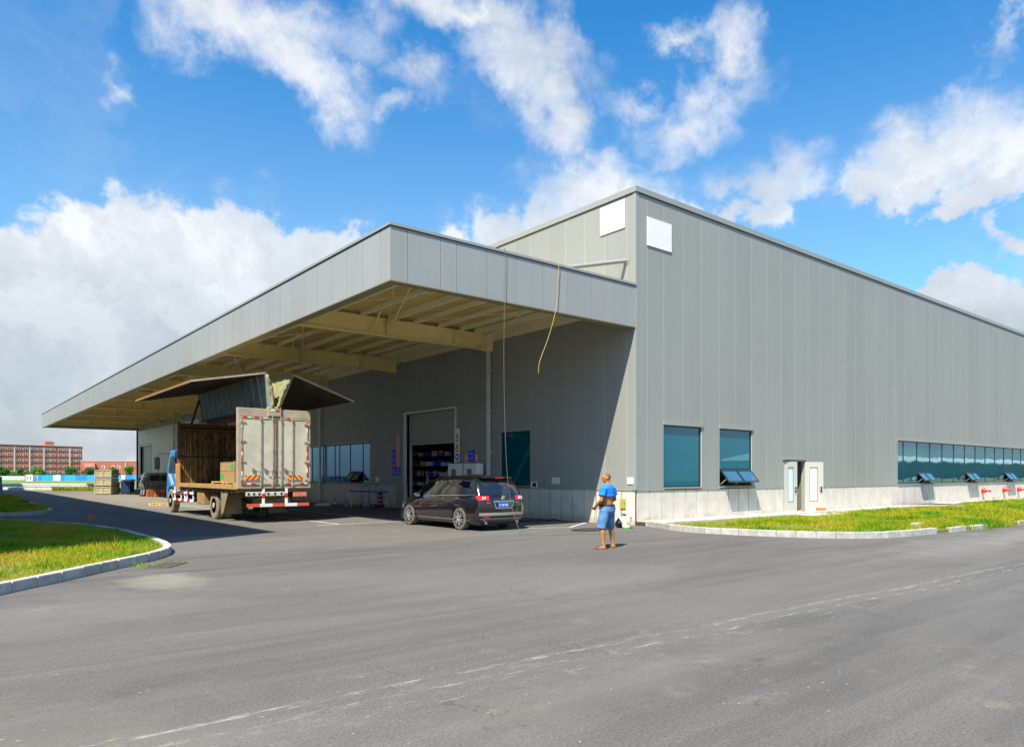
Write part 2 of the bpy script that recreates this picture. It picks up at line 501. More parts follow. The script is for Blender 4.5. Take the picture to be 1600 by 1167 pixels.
M['apron'] = mat('apron concrete', (.50, .465, .41), .85, var=.22, vscale=1.2, bump=.2, bscale=30)
M['kerb'] = mat('kerb granite', (.44, .42, .385), .8, var=.28, vscale=5, island=.10, bump=.3, bscale=70)
M['soil'] = mat('soil', (.17, .125, .08), .95, var=.35, vscale=1.2, bump=.5, bscale=20)
M['cream'] = mat('cream painted steel', (.92, .78, .33), .45, var=.10, vscale=1.3)
M['cream_pale'] = mat('pale painted steel', (.90, .80, .50), .5, var=.10, vscale=1.3)
M['deck'] = mat('roof deck sheet', (.66, .52, .20), .5, var=.12, vscale=.8)
M['frame'] = mat('window frame', (.02, .035, .045), .4)
M['glass'] = glass('teal glass', tint=(.10, .55, .72), body=(.0, .18, .27), see=.40, refl=.03, wavy=.004)
M['glass_strip'] = glass('teal wavy glass', body=(.006, .10, .125), see=.32, wavy=.055, refl=.16, wscale=1.1)
M['glass_left'] = glass('blue grey glass', body=(.01, .10, .14), see=.2, wavy=.03, refl=.62)
M['glass_dark'] = glass('dark teal glass', tint=(.5, .95, 1.0), body=(.002, .16, .24), see=.5, wavy=0, refl=.02)
M['glass_vent'] = glass('vent glass', tint=(.6, .8, .9), body=(.09, .22, .28), see=.35, refl=.22)
M['car_glass'] = glass('car glass', tint=(.12, .16, .15), body=(.004, .005, .006), see=.5, refl=.10)
M['galv'] = mat('galvanised steel', (.62, .65, .63), .45, .1, var=.15, vscale=4)
M['shutter'] = mat('shutter slat', (.36, .38, .36), .45, var=.05, vscale=1, island=.05)
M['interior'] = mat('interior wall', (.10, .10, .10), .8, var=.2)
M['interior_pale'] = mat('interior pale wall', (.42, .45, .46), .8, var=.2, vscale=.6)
M['floor'] = mat('shop floor', (.22, .23, .22), .5, var=.1)
M['white'] = mat('white paint', (.80, .80, .79), .5, var=.05, vscale=2)
M['line'] = mat('road marking', (.55, .55, .53), .8, var=.35, vscale=4)
M['black'] = mat('black rubber', (.018, .018, .018), .6)
M['tyre'] = mat('dusty tyre', (.12, .108, .088), .9, col2=(.055, .05, .045), vscale=6, bump=.4, bscale=50)
M['dark'] = mat('dark metal', (.02, .02, .02), .6, spec=.3)
M['chrome'] = mat('chrome', (.75, .75, .74), .18, 1.0)
M['red'] = mat('red paint', (.62, .035, .015), .45, var=.2, vscale=3)
M['red_lens'] = mat('red lens', (.65, .015, .02), .15, coat=.6)
M['blue_paper'] = mat('blue sign', (.02, .06, .75), .5)
M['pink'] = mat('red and white sign', (.80, .30, .34), .6)
M['yellow'] = mat('yellow', (.75, .50, .02), .5)
M['orange'] = mat('orange', (.85, .28, .02), .55)
M['wood'] = mat('new timber', (.58, .40, .16), .75, var=.25, vscale=6)
M['orange_wood'] = mat('orange timber', (.50, .15, .05), .75, var=.3, vscale=6)
M['crate'] = mat('crate timber', (.40, .355, .215), .8, var=.2, vscale=3, island=.1)
M['card'] = mat('brown carton', (.38, .24, .115), .8, var=.1, vscale=4)
M['green'] = mat('green print', (.03, .42, .05), .6)
M['brick'] = mat('red brick facade', (.42, .13, .075), .85, var=.16, vscale=.22)
M['brick_pale'] = mat('pale brick facade', (.55, .25, .18), .85, var=.1, vscale=.3)
M['brickbit'] = mat('loose brick', (.50, .19, .08), .9, var=.3, vscale=20)
M['skin'] = mat('skin', (.38, .155, .045), .5, var=.12, vscale=9)
M['skin_arm'] = mat('tanned skin', (.36, .17, .065), .5, var=.1)
M['shirt'] = mat('blue shirt', (.006, .20, .62), .85, var=.3, vscale=6, bump=1.0, bscale=9)
M['denim'] = mat('denim', (.04, .12, .30), .85, col2=(.13, .27, .48), vscale=9, bump=1.0, bscale=11)
M['overall'] = mat('grey overall', (.20, .21, .22), .85, var=.2, vscale=6)
M['stubble'] = mat('shaved hair', (.17, .085, .04), .7, var=.2, vscale=20)
M['leather'] = mat('brown leather', (.17, .075, .03), .6)

# ------------------------------------------------------------------ ground
gm = mat('open ground', (.17, .20, .06), .95, col2=(.28, .23, .13), vscale=.05)
MB().quad((-1500, -1500, -.03), (2500, -1500, -.03), (2500, 2500, -.03), (-1500, 2500, -.03)).build('ground', gm, fix=False)['kind'] = 'structure'
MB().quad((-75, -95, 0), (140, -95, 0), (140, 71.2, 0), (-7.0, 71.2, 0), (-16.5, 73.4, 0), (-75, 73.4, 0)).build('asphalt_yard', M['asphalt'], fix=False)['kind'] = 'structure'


def smooth_line(pts, step, closed=False):
    """Catmull-Rom through points, resampled at an even step"""
    P = [Vector((*p, 0)) for p in pts]
    P = [P[0] * 2 - P[1]] + P + [P[-1] * 2 - P[-2]]
    dense = []
    for i in range(1, len(P) - 2):
        for k in range(16):
            t = k / 16
            a, b, c, d = P[i - 1], P[i], P[i + 1], P[i + 2]
            dense.append(.5 * ((2 * b) + (c - a) * t + (2 * a - 5 * b + 4 * c - d) * t * t + (3 * b - a - 3 * c + d) * t ** 3))
    dense.append(P[-2])
    out = [dense[0]]; acc = 0
    for a, b in zip(dense, dense[1:]):
        L = (b - a).length
        while L > 1e-9 and acc + L >= step:
            r = (step - acc) / L
            a = a.lerp(b, r); out.append(a); L = (b - a).length; acc = 0
        acc += L
    return out


def kerb(line, width, h, side, label_parent, skip=None, jitter=.0):
    """kerb stones along a line; side = +1 puts the width to the left of the walking direction"""
    n = len(line)
    nor = []
    for i in range(n):
        d = (line[min(i + 1, n - 1)] - line[max(i - 1, 0)]).normalized()
        nor.append(Vector((-d.y, d.x, 0)) * side)
    for i in range(n - 1):
        if skip and skip(i): continue
        a, b = line[i], line[i + 1]
        d = (b - a).normalized() * .006
        hh = h + random.uniform(-jitter, jitter)
        o1 = Vector((random.uniform(-jitter, jitter), random.uniform(-jitter, jitter), 0)) * .8
        q = [a + d + o1, b - d + o1, b - d + nor[i + 1] * width + o1, a + d + nor[i] * width + o1]
        ch = .015
        vs = [(p.x, p.y, 0) for p in q] + [(p.x, p.y, hh - ch) for p in q]
        ce = sum(q, Vector()) / 4
        vs += [(*(p + (ce - p).normalized() * ch * 1.4).xy, hh) for p in q]
        mb = MB().add(vs, [(0, 1, 5, 4), (1, 2, 6, 5), (2, 3, 7, 6), (3, 0, 4, 7), (4, 5, 9, 8), (5, 6, 10, 9), (6, 7, 11, 10), (7, 4, 8, 11), (8, 9, 10, 11)])
        mb.build('kerb_stone', M['kerb'], label_parent)
    return nor


def turf(name, poly, z, mat_):
    o = MB().prism(poly, -.02, z, 'xy').build(name, mat_)
    o['kind'] = 'structure'
    return o


# island beside the camera (left)
isl1 = [(-23.5, -9.5), (-20.3, -6.9), (-17.37, -3.5), (-16.37, -2.4), (-15.76, -1.66), (-14.96, -.75), (-14.3, .25), (-13.98, 1.35), (-13.88, 2.8), (-13.86, 4.5), (-13.95, 7.0), (-14.38, 9.75), (-15.4, 12.5), (-16.8, 14.8), (-18.3, 16.0)]
k1 = smooth_line(isl1, .52)
t1 = turf('lawn_bed', [(p.x - .05, p.y) for p in k1] + [(-18.5, 16.1), (-18.5, .3), (-24.5, .3), (-24.5, -9.5)], .10, M['turf'])
kerb(k1, .16, .16, 1, t1, jitter=.004)
isl2 = [(-18.4, 19.5), (-17.4, 19.4), (-16.01, 19.3), (-15.17, 19.2), (-14.6, 19.55), (-14.2, 20.4), (-13.95, 21.8), (-13.86, 24.), (-13.84, 28.5), (-13.75, 37), (-13.75, 47)]
k2 = smooth_line(isl2, .52)
t2 = turf('lawn_bed', [(p.x - .04, p.y + .03) for p in k2] + [(-18.5, 47)], .12, M['turf'])
kerb(k2, .16, .16, 1, t2, jitter=.004)
# island along the right facade
isl3 = [(.03, -.02), (.02, -.42), (-.30, -1.2), (-.78, -2.3), (-.86, -3.4), (-.45, -4.9), (.30, -6.35), (1.35, -7.2), (2.4, -7.45), (3.35, -7.55), (4.5, -7.62)]
k3 = smooth_line(isl3, .50)
isl3b = [(4.5, -7.62), (6, -7.72), (10.3, -7.9), (20, -8.1), (60, -8.4)]
k3b = smooth_line(isl3b, .52)
t3 = turf('lawn_bed', [(p.x + .05, p.y + .04) for p in k3] + [(p.x, p.y + .06) for p in k3b] + [(60, -.1), (.1, -.1)], .09, M['turf'])
kerb(k3, .15, .17, 1, t3, jitter=.003)
kerb(k3b, .15, .15, 1, t3, skip=lambda i: i in (0, 3, 6, 7, 8, 9, 10, 13, 14, 17, 18, 19) or (i > 22 and i % 3 == 0), jitter=.03)
tag(MB().cb((0, 0, .08), (.55, .18, .17)).build('kerb_stone', M['kerb'], bevel=.01), 'loose white kerb stone lying in the grass behind the kerb line', 'kerb stone').location = (5.0, -6.75, .07)
# concrete apron along the wall, in bays
ap = MB().box(.0, 60, -.9, .03, -.02, .125)
apron = ap.build('apron_bed', M['plinth_joint']); apron['kind'] = 'structure'
u = .12
while u < 58:
    L = 2.4
    if not (18.2 < u + 1.2 < 24.5):
        hh = random.uniform(-.006, .006)
        MB().box(u, u + L - .012, -1.0, .02, -.01, .142 + hh).build('apron_slab', M['apron'], apron, bevel=.006)
    u += L
# sunken / tilted slab
sl = MB().cb((0, 0, 0), (2.6, 1.9, .09)).build('concrete_slab', M['apron'], bevel=.01)
sl.location = (19.9, -1.5, .13); sl.rotation_euler = (R(-3), R(2), R(-14))
tag(sl, 'pale tilted concrete slab lying on the grass against the wall', 'concrete slab')
MB().cb((0, 0, 0), (7.5, 1.0, .02)).build('soil_patch', M['soil'], None)['kind'] = 'structure'
bpy.data.objects['soil_patch'].location = (21.5, -1.25, .10)

# grass blades -------------------------------------------------------------


def inside(poly, x, y):
    n = len(poly); c = np.zeros(x.shape, bool)
    j = n - 1
    for i in range(n):
        xi, yi = poly[i]; xj, yj = poly[j]
        with np.errstate(divide='ignore', invalid='ignore'):
            k = ((yi > y) != (yj > y)) & (x < (xj - xi) * (y - yi) / (yj - yi + 1e-12) + xi)
        c ^= k; j = i
    return c


def vnoise(x, y, s, seed=0):
    r = np.random.default_rng(seed); g = r.random((64, 64))
    xs, ys = x / s, y / s
    xi, yi = np.floor(xs).astype(int), np.floor(ys).astype(int)
    fx, fy = xs - xi, ys - yi
    fx = fx * fx * (3 - 2 * fx); fy = fy * fy * (3 - 2 * fy)
    G = lambda a, b: g[a % 64, b % 64]
    return (G(xi, yi) * (1 - fx) + G(xi + 1, yi) * fx) * (1 - fy) + (G(xi, yi + 1) * (1 - fx) + G(xi + 1, yi + 1) * fx) * fy


def blades(poly, n, z, h0, h1, wd, seed):
    r = np.random.default_rng(seed)
    xs = [p[0] for p in poly]; ys = [p[1] for p in poly]
    x = r.uniform(min(xs), max(xs), n * 3); y = r.uniform(min(ys), max(ys), n * 3)
    k = inside(poly, x, y); x, y = x[k][:n], y[k][:n]
    dens = vnoise(x, y, 1.1, seed) * .6 + vnoise(x, y, .3, seed + 1) * .4
    k = r.random(len(x)) < np.clip((dens - .22) * 2.6, .06, 1); x, y, dens = x[k], y[k], dens[k]
    N = len(x)
    h = r.uniform(h0, h1, N) * (.25 + 1.6 * dens)
    h *= np.where(r.random(N) > .985, 1.9, 1)
    a = r.uniform(0, 2 * np.pi, N); b = r.uniform(0, 2 * np.pi, N); lean = h * r.uniform(.1, .9, N)
    w_ = r.uniform(.6, 1.4, N) * wd
    P = np.empty((N, 5, 3))
    ca, sa = np.cos(a) * w_, np.sin(a) * w_
    lx, ly = np.cos(b) * lean, np.sin(b) * lean
    P[:, 0] = np.stack([x - ca, y - sa, np.full(N, z)], 1); P[:, 1] = np.stack([x + ca, y + sa, np.full(N, z)], 1)
    P[:, 2] = np.stack([x + ca * .8 + lx * .35, y + sa * .8 + ly * .35, z + h * .6], 1)
    P[:, 3] = np.stack([x - ca * .8 + lx * .35, y - sa * .8 + ly * .35, z + h * .6], 1)
    P[:, 4] = np.stack([x + lx, y + ly, z + h], 1)
    base = (np.arange(N) * 5)[:, None]
    quads = base + np.array([0, 1, 2, 3]); tris = base + np.array([3, 2, 4])
    return P.reshape(-1, 3), quads, tris


def stuff_mesh(name, parts, mat_, label, cat):
    V = np.concatenate([p[0] for p in parts]); off = 0; Q = []; T = []
    for p in parts:
        Q.append(p[1] + off); T.append(p[2] + off); off += len(p[0])
    Q = np.concatenate(Q); T = np.concatenate(T)
    me = bpy.data.meshes.new(name)
    me.vertices.add(len(V)); me.vertices.foreach_set('co', V.astype(np.float32).ravel())
    nl = len(Q) * 4 + len(T) * 3
    me.loops.add(nl); me.loops.foreach_set('vertex_index', np.concatenate([Q.ravel(), T.ravel()]).astype(np.int32))
    me.polygons.add(len(Q) + len(T))
    me.polygons.foreach_set('loop_start', np.concatenate([np.arange(len(Q)) * 4, len(Q) * 4 + np.arange(len(T)) * 3]).astype(np.int32))
    me.update(calc_edges=True)
    me.materials.append(mat_)
    o = bpy.data.objects.new(name, me); link(o)
    return tag(o, label, cat, kind='stuff')


def shrink(line, d):
    c = sum(line, Vector()) / len(line)
    return [((p + (c - p).normalized() * d).x, (p + (c - p).normalized() * d).y) for p in line]


p1 = shrink(k1, .17) + [(-18.5, 16), (-18.5, .3), (-24, .3), (-24, -9)]
near1 = [(-21.5, -8), (-17.4, -3.2), (-14.9, -.4), (-14.1, 1.4), (-14.05, 4.8), (-24, 4.8), (-24, -8)]
stuff_mesh('grass', [blades(p1, 90000, .10, .035, .11, .005, 3), blades(shrink(k1[:28], .2) + [(-21, 6)], 45000, .10, .03, .085, .0035, 5)], M['grass'],
           'grass on the near left island, half in shade and half in sun', 'grass')
p2 = shrink(k2, .17) + [(-18.5, 46)]
stuff_mesh('grass', [blades(p2, 30000, .12, .05, .16, .010, 8)], M['grass'], 'shaded grass on the second island further back on the left', 'grass')
p3 = [(.6, -1.4), (-.2, -2.6), (-.45, -3.5), (-.1, -4.8), (.62, -6.2), (1.5, -6.95), (4.5, -7.42), (12, -7.75), (40, -8.1), (40, -1.5), (24, -1.2), (23, -2.2), (18, -2.3), (16.5, -1.4), (12.2, -1.2), (12, -2.3), (7.2, -2.3), (7, -1.4)]
stuff_mesh('grass', [blades([(1.6, -2.3), (.2, -4), (.62, -6.2), (1.5, -6.95), (4.5, -7.42), (12, -7.75), (12, -2.4), (7, -2.3)], 60000, .09, .05, .16, .007, 12),
                     blades([(9, -1.6), (9, -7.6), (40, -8.0), (40, -1.4), (24, -1.3), (22, -2.5), (17, -2.4), (16, -1.3)], 60000, .09, .06, .17, .010, 13),
                     blades([(6, -7.6), (6, -7.95), (30, -8.35), (30, -7.9)], 5000, .02, .08, .28, .008, 15),
                     blades([(.4, -1.2), (-.4, -3.0), (1.2, -3.2), (6, -2.0), (6, -1.2)], 1800, .09, .03, .10, .006, 14)], M['grass'],
           'bright green and yellow grass on the verge before the right facade', 'grass')
# weeds at the kerb foot
stuff_mesh('grass', [blades([(-15.35, -1.35), (-15.2, -1.55), (-14.95, -1.2), (-15.1, -1.05)], 90, .0, .03, .12, .006, 21),
                     blades([(-15.1, -1.3), (-15.0, -1.6), (-14.2, -.9), (-14.3, -.7)], 220, .0, .01, .03, .006, 22)], M['grass'],
           'weeds sprouting at the foot of the left kerb by the drain', 'weeds')

# road marking sheets
rm = MB()


def stripe(mb, a, b, wd=.1, z=.004):
    a, b = Vector((*a, 0)), Vector((*b, 0)); d = (b - a).normalized(); n = Vector((-d.y, d.x, 0)) * wd / 2
    mb.quad((*(a - n).xy, z), (*(b - n).xy, z), (*(b + n).xy, z), (*(a + n).xy, z))


stripe(rm, (-4.8, 6.6), (-4.8, 30)); stripe(rm, (-8.2, 6.65), (-4.85, 6.65)); stripe(rm, (-7.4, 6.75), (-7.4, 30))
stripe(rm, (-4.85, 1.95), (-2.3, .75), .1); stripe(rm, (-2.3, .75), (-.35, 2.0), .1); stripe(rm, (-10.0, 24.4), (-7.5, 24.4), .1)
stripe(rm, (-2.9, 3.1), (-.6, 3.1), .08)
for vv in (36, 41, 46): stripe(rm, (-8.2, vv), (-4.9, vv))
o = rm.build('road_marking', M['line'], fix=False); o['kind'] = 'structure'

# ------------------------------------------------------------------ warehouse
WH = empty('warehouse', 'large grey panel clad warehouse with a deep loading canopy along its left side', 'building')
H, LV, UR = 11.235, 73.4, 95.0     # height, length of the left facade, length of the right facade


def sub_rects(r, holes):
    """rectangle (a0, a1, z0, z1) minus holes"""
    out = [r]
    for h in holes:
        nxt = []
        for (a0, a1, z0, z1) in out:
            b0, b1, y0, y1 = h
            if b0 >= a1 - 1e-4 or b1 <= a0 + 1e-4 or y0 >= z1 - 1e-4 or y1 <= z0 + 1e-4:
                nxt.append((a0, a1, z0, z1)); continue
            if b0 > a0: nxt.append((a0, b0, z0, z1))
            if b1 < a1: nxt.append((b1, a1, z0, z1))
            m0, m1 = max(a0, b0), min(a1, b1)
            if y0 > z0: nxt.append((m0, m1, z0, y0))
            if y1 < z1: nxt.append((m0, m1, y1, z1))
        out = nxt
    return [q for q in out if q[1] - q[0] > .01 and q[3] - q[2] > .01]


def plane_box(mb, wall, a0, a1, z0, z1, d0, d1, mi=0):
    """box on a wall: d is depth inward from the face (negative = proud)"""
    if wall == 'R': mb.box(a0, a1, d0, d1, z0, z1, mi)
    else: mb.box(d0, d1, a0, a1, z0, z1, mi)
    return mb


HOLES_R = [(1.43, 3.56, 1.16, 3.50), (4.66, 6.79, 1.16, 3.50), (9.08, 10.74, 0, 2.30), (19.80, 61.0, 1.16, 3.50)]
HOLES_L = [(5.40, 7.25, 1.16, 3.50), (18.54, 33.0, 1.16, 3.48), (10.55, 14.72, 0, 4.62), (67.6, 72.5, 0, 4.75)]
ZP = 1.153
TOP = H - .20


def cladding(wall, joints, holes, z0f, name='wall_panel', matf=None, gap=.010):
    for a, b in zip(joints, joints[1:]):
        z0 = z0f(a, b) if callable(z0f) else z0f
        for (lo, hi, mk) in (matf(a, b) if matf else [(z0, TOP, 'panel')]):
            lo = max(lo, z0)
            rs = sub_rects((a + gap, b - gap, lo, hi), holes)
            if not rs: continue
            mb = MB()
            for q in rs: plane_box(mb, wall, *q, 0, .0035)
            mb.build(name, M[mk], WH, fix=False)


jr = [.0, .58, 1.43] + [1.43 + 1.067 * k for k in range(1, 48)]
jr = [j for j in jr if j < UR]
cladding('R', jr, HOLES_R, ZP)
MB().box(jr[-1], UR, 0, .02, ZP, TOP).build('wall_panel', M['panel'], WH, fix=False)
jl = [.022, .40] + [.40 + .995 * k for k in range(1, 74)]
jl = [j for j in jl if j < LV - .3] + [LV]
zl = lambda a, b: 0.0 if (7.9 < (a + b) / 2 < 15.8 or (a + b) / 2 > 56) else ZP
cladding('L', jl, HOLES_L, zl, matf=lambda a, b: [(0, 6.5, 'pale_and_lit_panel'), (6.5, TOP, 'panel')] if a > 50 else [(0, TOP, 'panel')])  # far panels paler below the canopy: brightness of the lit wall put into colour
# plinth panels
def plinth(wall, a0, a1, step, holes):
    a = a0
    while a < a1 - .1:
        b = min(a + step, a1)
        for q in sub_rects((a + .017, b - .017, 0.0, ZP - .012), holes):
            plane_box(MB(), wall, *q, .012, .03).build('plinth_panel', M['plinth'], WH, fix=False)
        a = b


plinth('R', .05, 61.0, .652, HOLES_R)
plinth('L', .036, 7.92, .602, HOLES_L)
plinth('L', 15.78, 46.0, .611, HOLES_L)
# backing walls (joint colour) and inner faces
mb = MB()
for wall, L_, holes in (('R', UR, HOLES_R), ('L', LV, HOLES_L)):
    for q in sub_rects((.021 if wall == 'R' else .16, L_, ZP, H - .02), holes): plane_box(mb, wall, *q, .004, .15, 0)
    for q in sub_rects((.031 if wall == 'R' else .16, L_, -.02, ZP), holes): plane_box(mb, wall, *q, .0305, .15, 1)
mb.box(UR - .15, UR, .16, LV, 0, H, 0); mb.box(.16, UR - .16, LV - .15, LV, 0, H, 0)
mb.build('wall', [M['joint'], M['plinth_joint']], WH, fix=False)
MB().box(.16, UR - .16, .16, LV - .16, 10.6, 10.8).build('roof', M['trim'], WH, fix=False)
MB().box(.16, UR - .16, .16, LV - .16, -.02, .02).build('floor', M['floor'], WH, fix=False)
# corner trim, coping over a dark strip with the gap's shade in its colour
MB().box(-.012, .13, -.012, -.001, ZP, TOP).box(-.012, -.001, -.001, .13, ZP, TOP).build('corner_trim', M['trim'], WH, fix=False)
mb = MB().box(-.05, UR, -.05, .30, TOP + .02, H).box(-.05, .30, .30, LV + .05, TOP + .02, H)
mb.build('coping', M['trim'], WH, fix=False)
MB().box(-.006, UR, -.006, .2, TOP - .02, TOP + .02).box(-.006, .2, .2, LV, TOP - .02, TOP + .02).build('gap_shade_strip', M['gap_shade'], WH, fix=False)
# drip flashing between cladding and plinth
for wall, rng_, holes in (('R', [(0, 61)], HOLES_R), ('L', [(0.03, 7.9), (15.8, 46)], HOLES_L)):
    for a0, a1 in rng_:
        for q in sub_rects((a0, a1, ZP - .012, ZP + .016), holes): plane_box(MB(), wall, *q, -.012, .03).build('flashing', M['trim'], WH, fix=False)


def pane(wall, a0, a1, z0, z1, d, m_, parent, name='pane'):
    if wall == 'R': pts = [(a0, d, z0), (a1, d, z0), (a1, d, z1), (a0, d, z1)]
    else: pts = [(d, a1, z0), (d, a0, z0), (d, a0, z1), (d, a1, z1)]
    return MB().quad(*pts).build(name, m_, parent, fix=False)


def window(wall, a0, a1, z0, z1, mull, gm_, vents=(), lintel=True, fw=.05):
    mb = MB(); d0, d1 = .035, .09
    plane_box(mb, wall, a0, a1, z0, z0 + fw, d0, d1); plane_box(mb, wall, a0, a1, z1 - fw, z1, d0, d1)
    plane_box(mb, wall, a0, a0 + fw, z0 + fw, z1 - fw, d0, d1); plane_box(mb, wall, a1 - fw, a1, z0 + fw, z1 - fw, d0, d1)
    xs = [a0 + fw] + list(mull) + [a1 - fw]
    for x in mull:
        if z1 - z0 > .1: plane_box(mb, wall, x - .022, x + .022, z0 + fw, z1 - fw, d0 + .004, d1 - .002)
    for (v0, v1, vz) in vents: plane_box(mb, wall, v0 + .023, v1 - .023, vz - .04, vz + .04, d0 + .002, d1 - .004)
    fr = mb.build('window', M['frame'], WH, fix=False)
    for x0, x1 in zip(xs, xs[1:]):
        zlo = z0 + fw
        for (v0, v1, vz) in vents:
            if v0 - .1 < (x0 + x1) / 2 < v1 + .1: zlo = vz + .04
        pane(wall, x0 + .02, x1 - .02, zlo, z1 - fw, .062, gm_, fr)
    for (v0, v1, vz) in vents:
        half = (v1 - v0) / 2
        for k in (0, 1):
            b0, b1 = v0 + .03 + k * half, v0 + half - .01 + k * half
            # top-hung sash swung out by 38 degrees
            hgt = vz - z0 - .04
            ang = R(40)
            ox, oz = -math.sin(ang), -math.cos(ang)
            fm = MB()
            def P(a, s, t):      # a along, s down the sash, t across its thickness
                dd = .03 + ox * s + math.cos(ang) * t * -1
                zz = vz - .02 + oz * s - ox * t * -1 * -1
                return (a, dd, zz) if wall == 'R' else (dd, a, zz)
            def sb(a_0, a_1, s0, s1, t0=-.015, t1=.02):
                vs = [P(a, s, t) for t in (t0, t1) for a, s in ((a_0, s0), (a_1, s0), (a_1, s1), (a_0, s1))]
                fm.add(vs, [(0, 3, 2, 1), (4, 5, 6, 7), (0, 1, 5, 4), (1, 2, 6, 5), (2, 3, 7, 6), (3, 0, 4, 7)])
            w_ = .055
            sb(b0, b1, 0, w_); sb(b0, b1, hgt - w_, hgt); sb(b0, b0 + w_, w_, hgt - w_); sb(b1 - w_, b1, w_, hgt - w_)
            sash = fm.build('vent_sash', M['frame'], WH)
            g = MB().quad(*([P(b0 + w_, w_, 0), P(b0 + w_, hgt - w_, 0), P(b1 - w_, hgt - w_, 0), P(b1 - w_, w_, 0)][::(1 if wall == 'R' else -1)])).build('pane', M['glass_vent'], sash, fix=False)
            st = MB()
            for a in (b0 + .03, b1 - .03):
                st.bar(P(a, hgt * .7, -.01), (a, .04, z0 + .08) if wall == 'R' else (.04, a, z0 + .08), .015, .01)
            st.build('stay', M['galv'], sash)
    if lintel:
        mb = MB(); plane_box(mb, wall, a0 - .03, a1 + .03, z1, z1 + .12, -.05, .03)
        mb.build('lintel_flashing', M['trim'], WH, fix=False)
    mb = MB(); plane_box(mb, wall, a0, a1, z0 - .05, z0, -.03, .09)
    mb.build('sill', M['trim'], WH, fix=False)


window('R', 1.43, 3.56, 1.24, 3.40, [], M['glass'])
window('R', 4.66, 6.79, 1.24, 3.40, [], M['glass'], vents=[(4.72, 6.74, 1.88)])
mulls = [20.57]
while mulls[-1] < 59: mulls.append(mulls[-1] + 1.66)
window('R', 19.80, 61.0, 1.20, 3.40, mulls, M['glass_strip'], vents=[(mulls[1], mulls[1] + 1.66, 1.80), (mulls[5], mulls[5] + 1.66, 1.80), (mulls[9], mulls[9] + 1.66, 1.80)])
window('L', 5.40, 7.25, 1.24, 3.40, [], M['glass_dark'])
window('L', 18.54, 33.0, 1.20, 3.38, [19.42, 20.95, 22.30, 22.90, 24.5, 26.1, 27.7, 29.3, 31.0], M['glass_left'], vents=[(19.46, 20.91, 1.82)])

# rooms behind the windows
mb = MB()
mb.box(.16, 14, 5.0, 5.12, 0, 5.2); mb.box(4.05, 4.15, .16, 5.0, 0, 5.2); mb.box(14, 14.1, .16, 5.12, 0, 5.2)
mb.box(18, 62, 6.0, 6.1, 0, 5.2); mb.box(.16, 14.1, .16, 5.12, 5.2, 5.3); mb.box(18, 62, .16, 6.1, 5.2, 5.3)
mb.box(7.6, 7.7, .16, 5.0, 0, 5.2); mb.box(.16, 4.0, 2.9, 3.0, 0, 5.2)
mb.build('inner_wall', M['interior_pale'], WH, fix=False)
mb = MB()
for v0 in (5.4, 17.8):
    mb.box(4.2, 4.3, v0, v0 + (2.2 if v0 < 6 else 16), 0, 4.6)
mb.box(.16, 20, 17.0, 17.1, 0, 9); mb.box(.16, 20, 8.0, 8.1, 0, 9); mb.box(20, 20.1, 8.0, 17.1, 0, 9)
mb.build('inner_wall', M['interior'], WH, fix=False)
# column and brace seen through the left window
MB().box(.45, .75, 5.45, 5.75, 0, 6).build('column', M['dark'], WH)
MB().bar((.30, 7.0, 1.0), (.30, 5.5, 3.1), .06, .15).build('brace', mat('brace green', (.2, .85, .75), .5), WH)
MB().box(1.9, 2.7, 1.0, 1.6, .02, 1.95).build('cabinet', M['white'], None, bevel=.02)
tag(bpy.data.objects['cabinet'], 'white cabinet indoors behind the large blue corner window', 'cabinet')
tag(MB().box(5.0, 5.9, .9, 1.5, .02, 1.5).box(5.3, 5.6, 1.0, 1.3, 1.5, 2.1).build('carton', mat('yellow carton', (.7, .42, .08), .7)), 'yellow cartons piled indoors behind the window with open vents', 'carton')

# side door on the right facade
mb = MB()
mb.box(9.08, 10.74, -.01, .12, 2.24, 2.30); mb.box(9.08, 9.13, -.01, .12, .14, 2.24); mb.box(10.69, 10.74, -.01, .12, .14, 2.24)
mb.build('door_frame', M['trim'], WH, fix=False)
MB().box(9.0, 10.82, -.10, .0, 2.302, 2.34).build('door_canopy', M['trim'], WH, fix=False)
MDOOR = mat('door leaf paint', (.50, .49, .43), .45, var=.05)


def door_leaf(name, hinge, ang, flip, wdt, glassm):
    """leaf hinged at `hinge` on the wall line, opened by ang"""
    e = MB()
    H0, H1 = .15, 2.22
    gx0, gx1 = wdt * .28, wdt * .66
    for (x0, x1, z0, z1) in ((0, wdt, H0, .58), (0, wdt, 1.98, H1), (0, gx0, .58, 1.98), (gx1, wdt, .58, 1.98)):
        e.box(x0, x1, -.022, .022, z0, z1)
    o = e.build(name, MDOOR, WH, fix=False)
    f = MB()
    for (x0, x1, z0, z1) in ((gx0 - .03, gx1 + .03, .55, .58), (gx0 - .03, gx1 + .03, 1.98, 2.01), (gx0 - .03, gx0, .58, 1.98), (gx1, gx1 + .03, .58, 1.98)):
        f.box(x0, x1, -.032, .032, z0, z1)
    f.build('glazing_bead', M['trim'], o, fix=False)
    MB().quad((gx0, 0, .58), (gx1, 0, .58), (gx1, 0, 1.98), (gx0, 0, 1.98)).build('pane', glassm, o, fix=False)
    h = MB()
    for s in (-1, 1):
        for zc in (1.12, .98):
            h.box(wdt - .13, wdt - .06, s * .024, s * .034, zc - .05, zc + .05)
        h.tube([(wdt - .10, s * .03, 1.12), (wdt - .10, s * .075, 1.12), (wdt - .24, s * .08, 1.12)], .012, 8)
        h.tube([(wdt - .10, s * .03, .98), (wdt - .10, s * .07, .98), (wdt - .2, s * .07, .98)], .01, 8)
    h.build('handle', M['dark'], o)
    o.location = hinge; o.rotation_euler = (0, 0, ang)
    return o


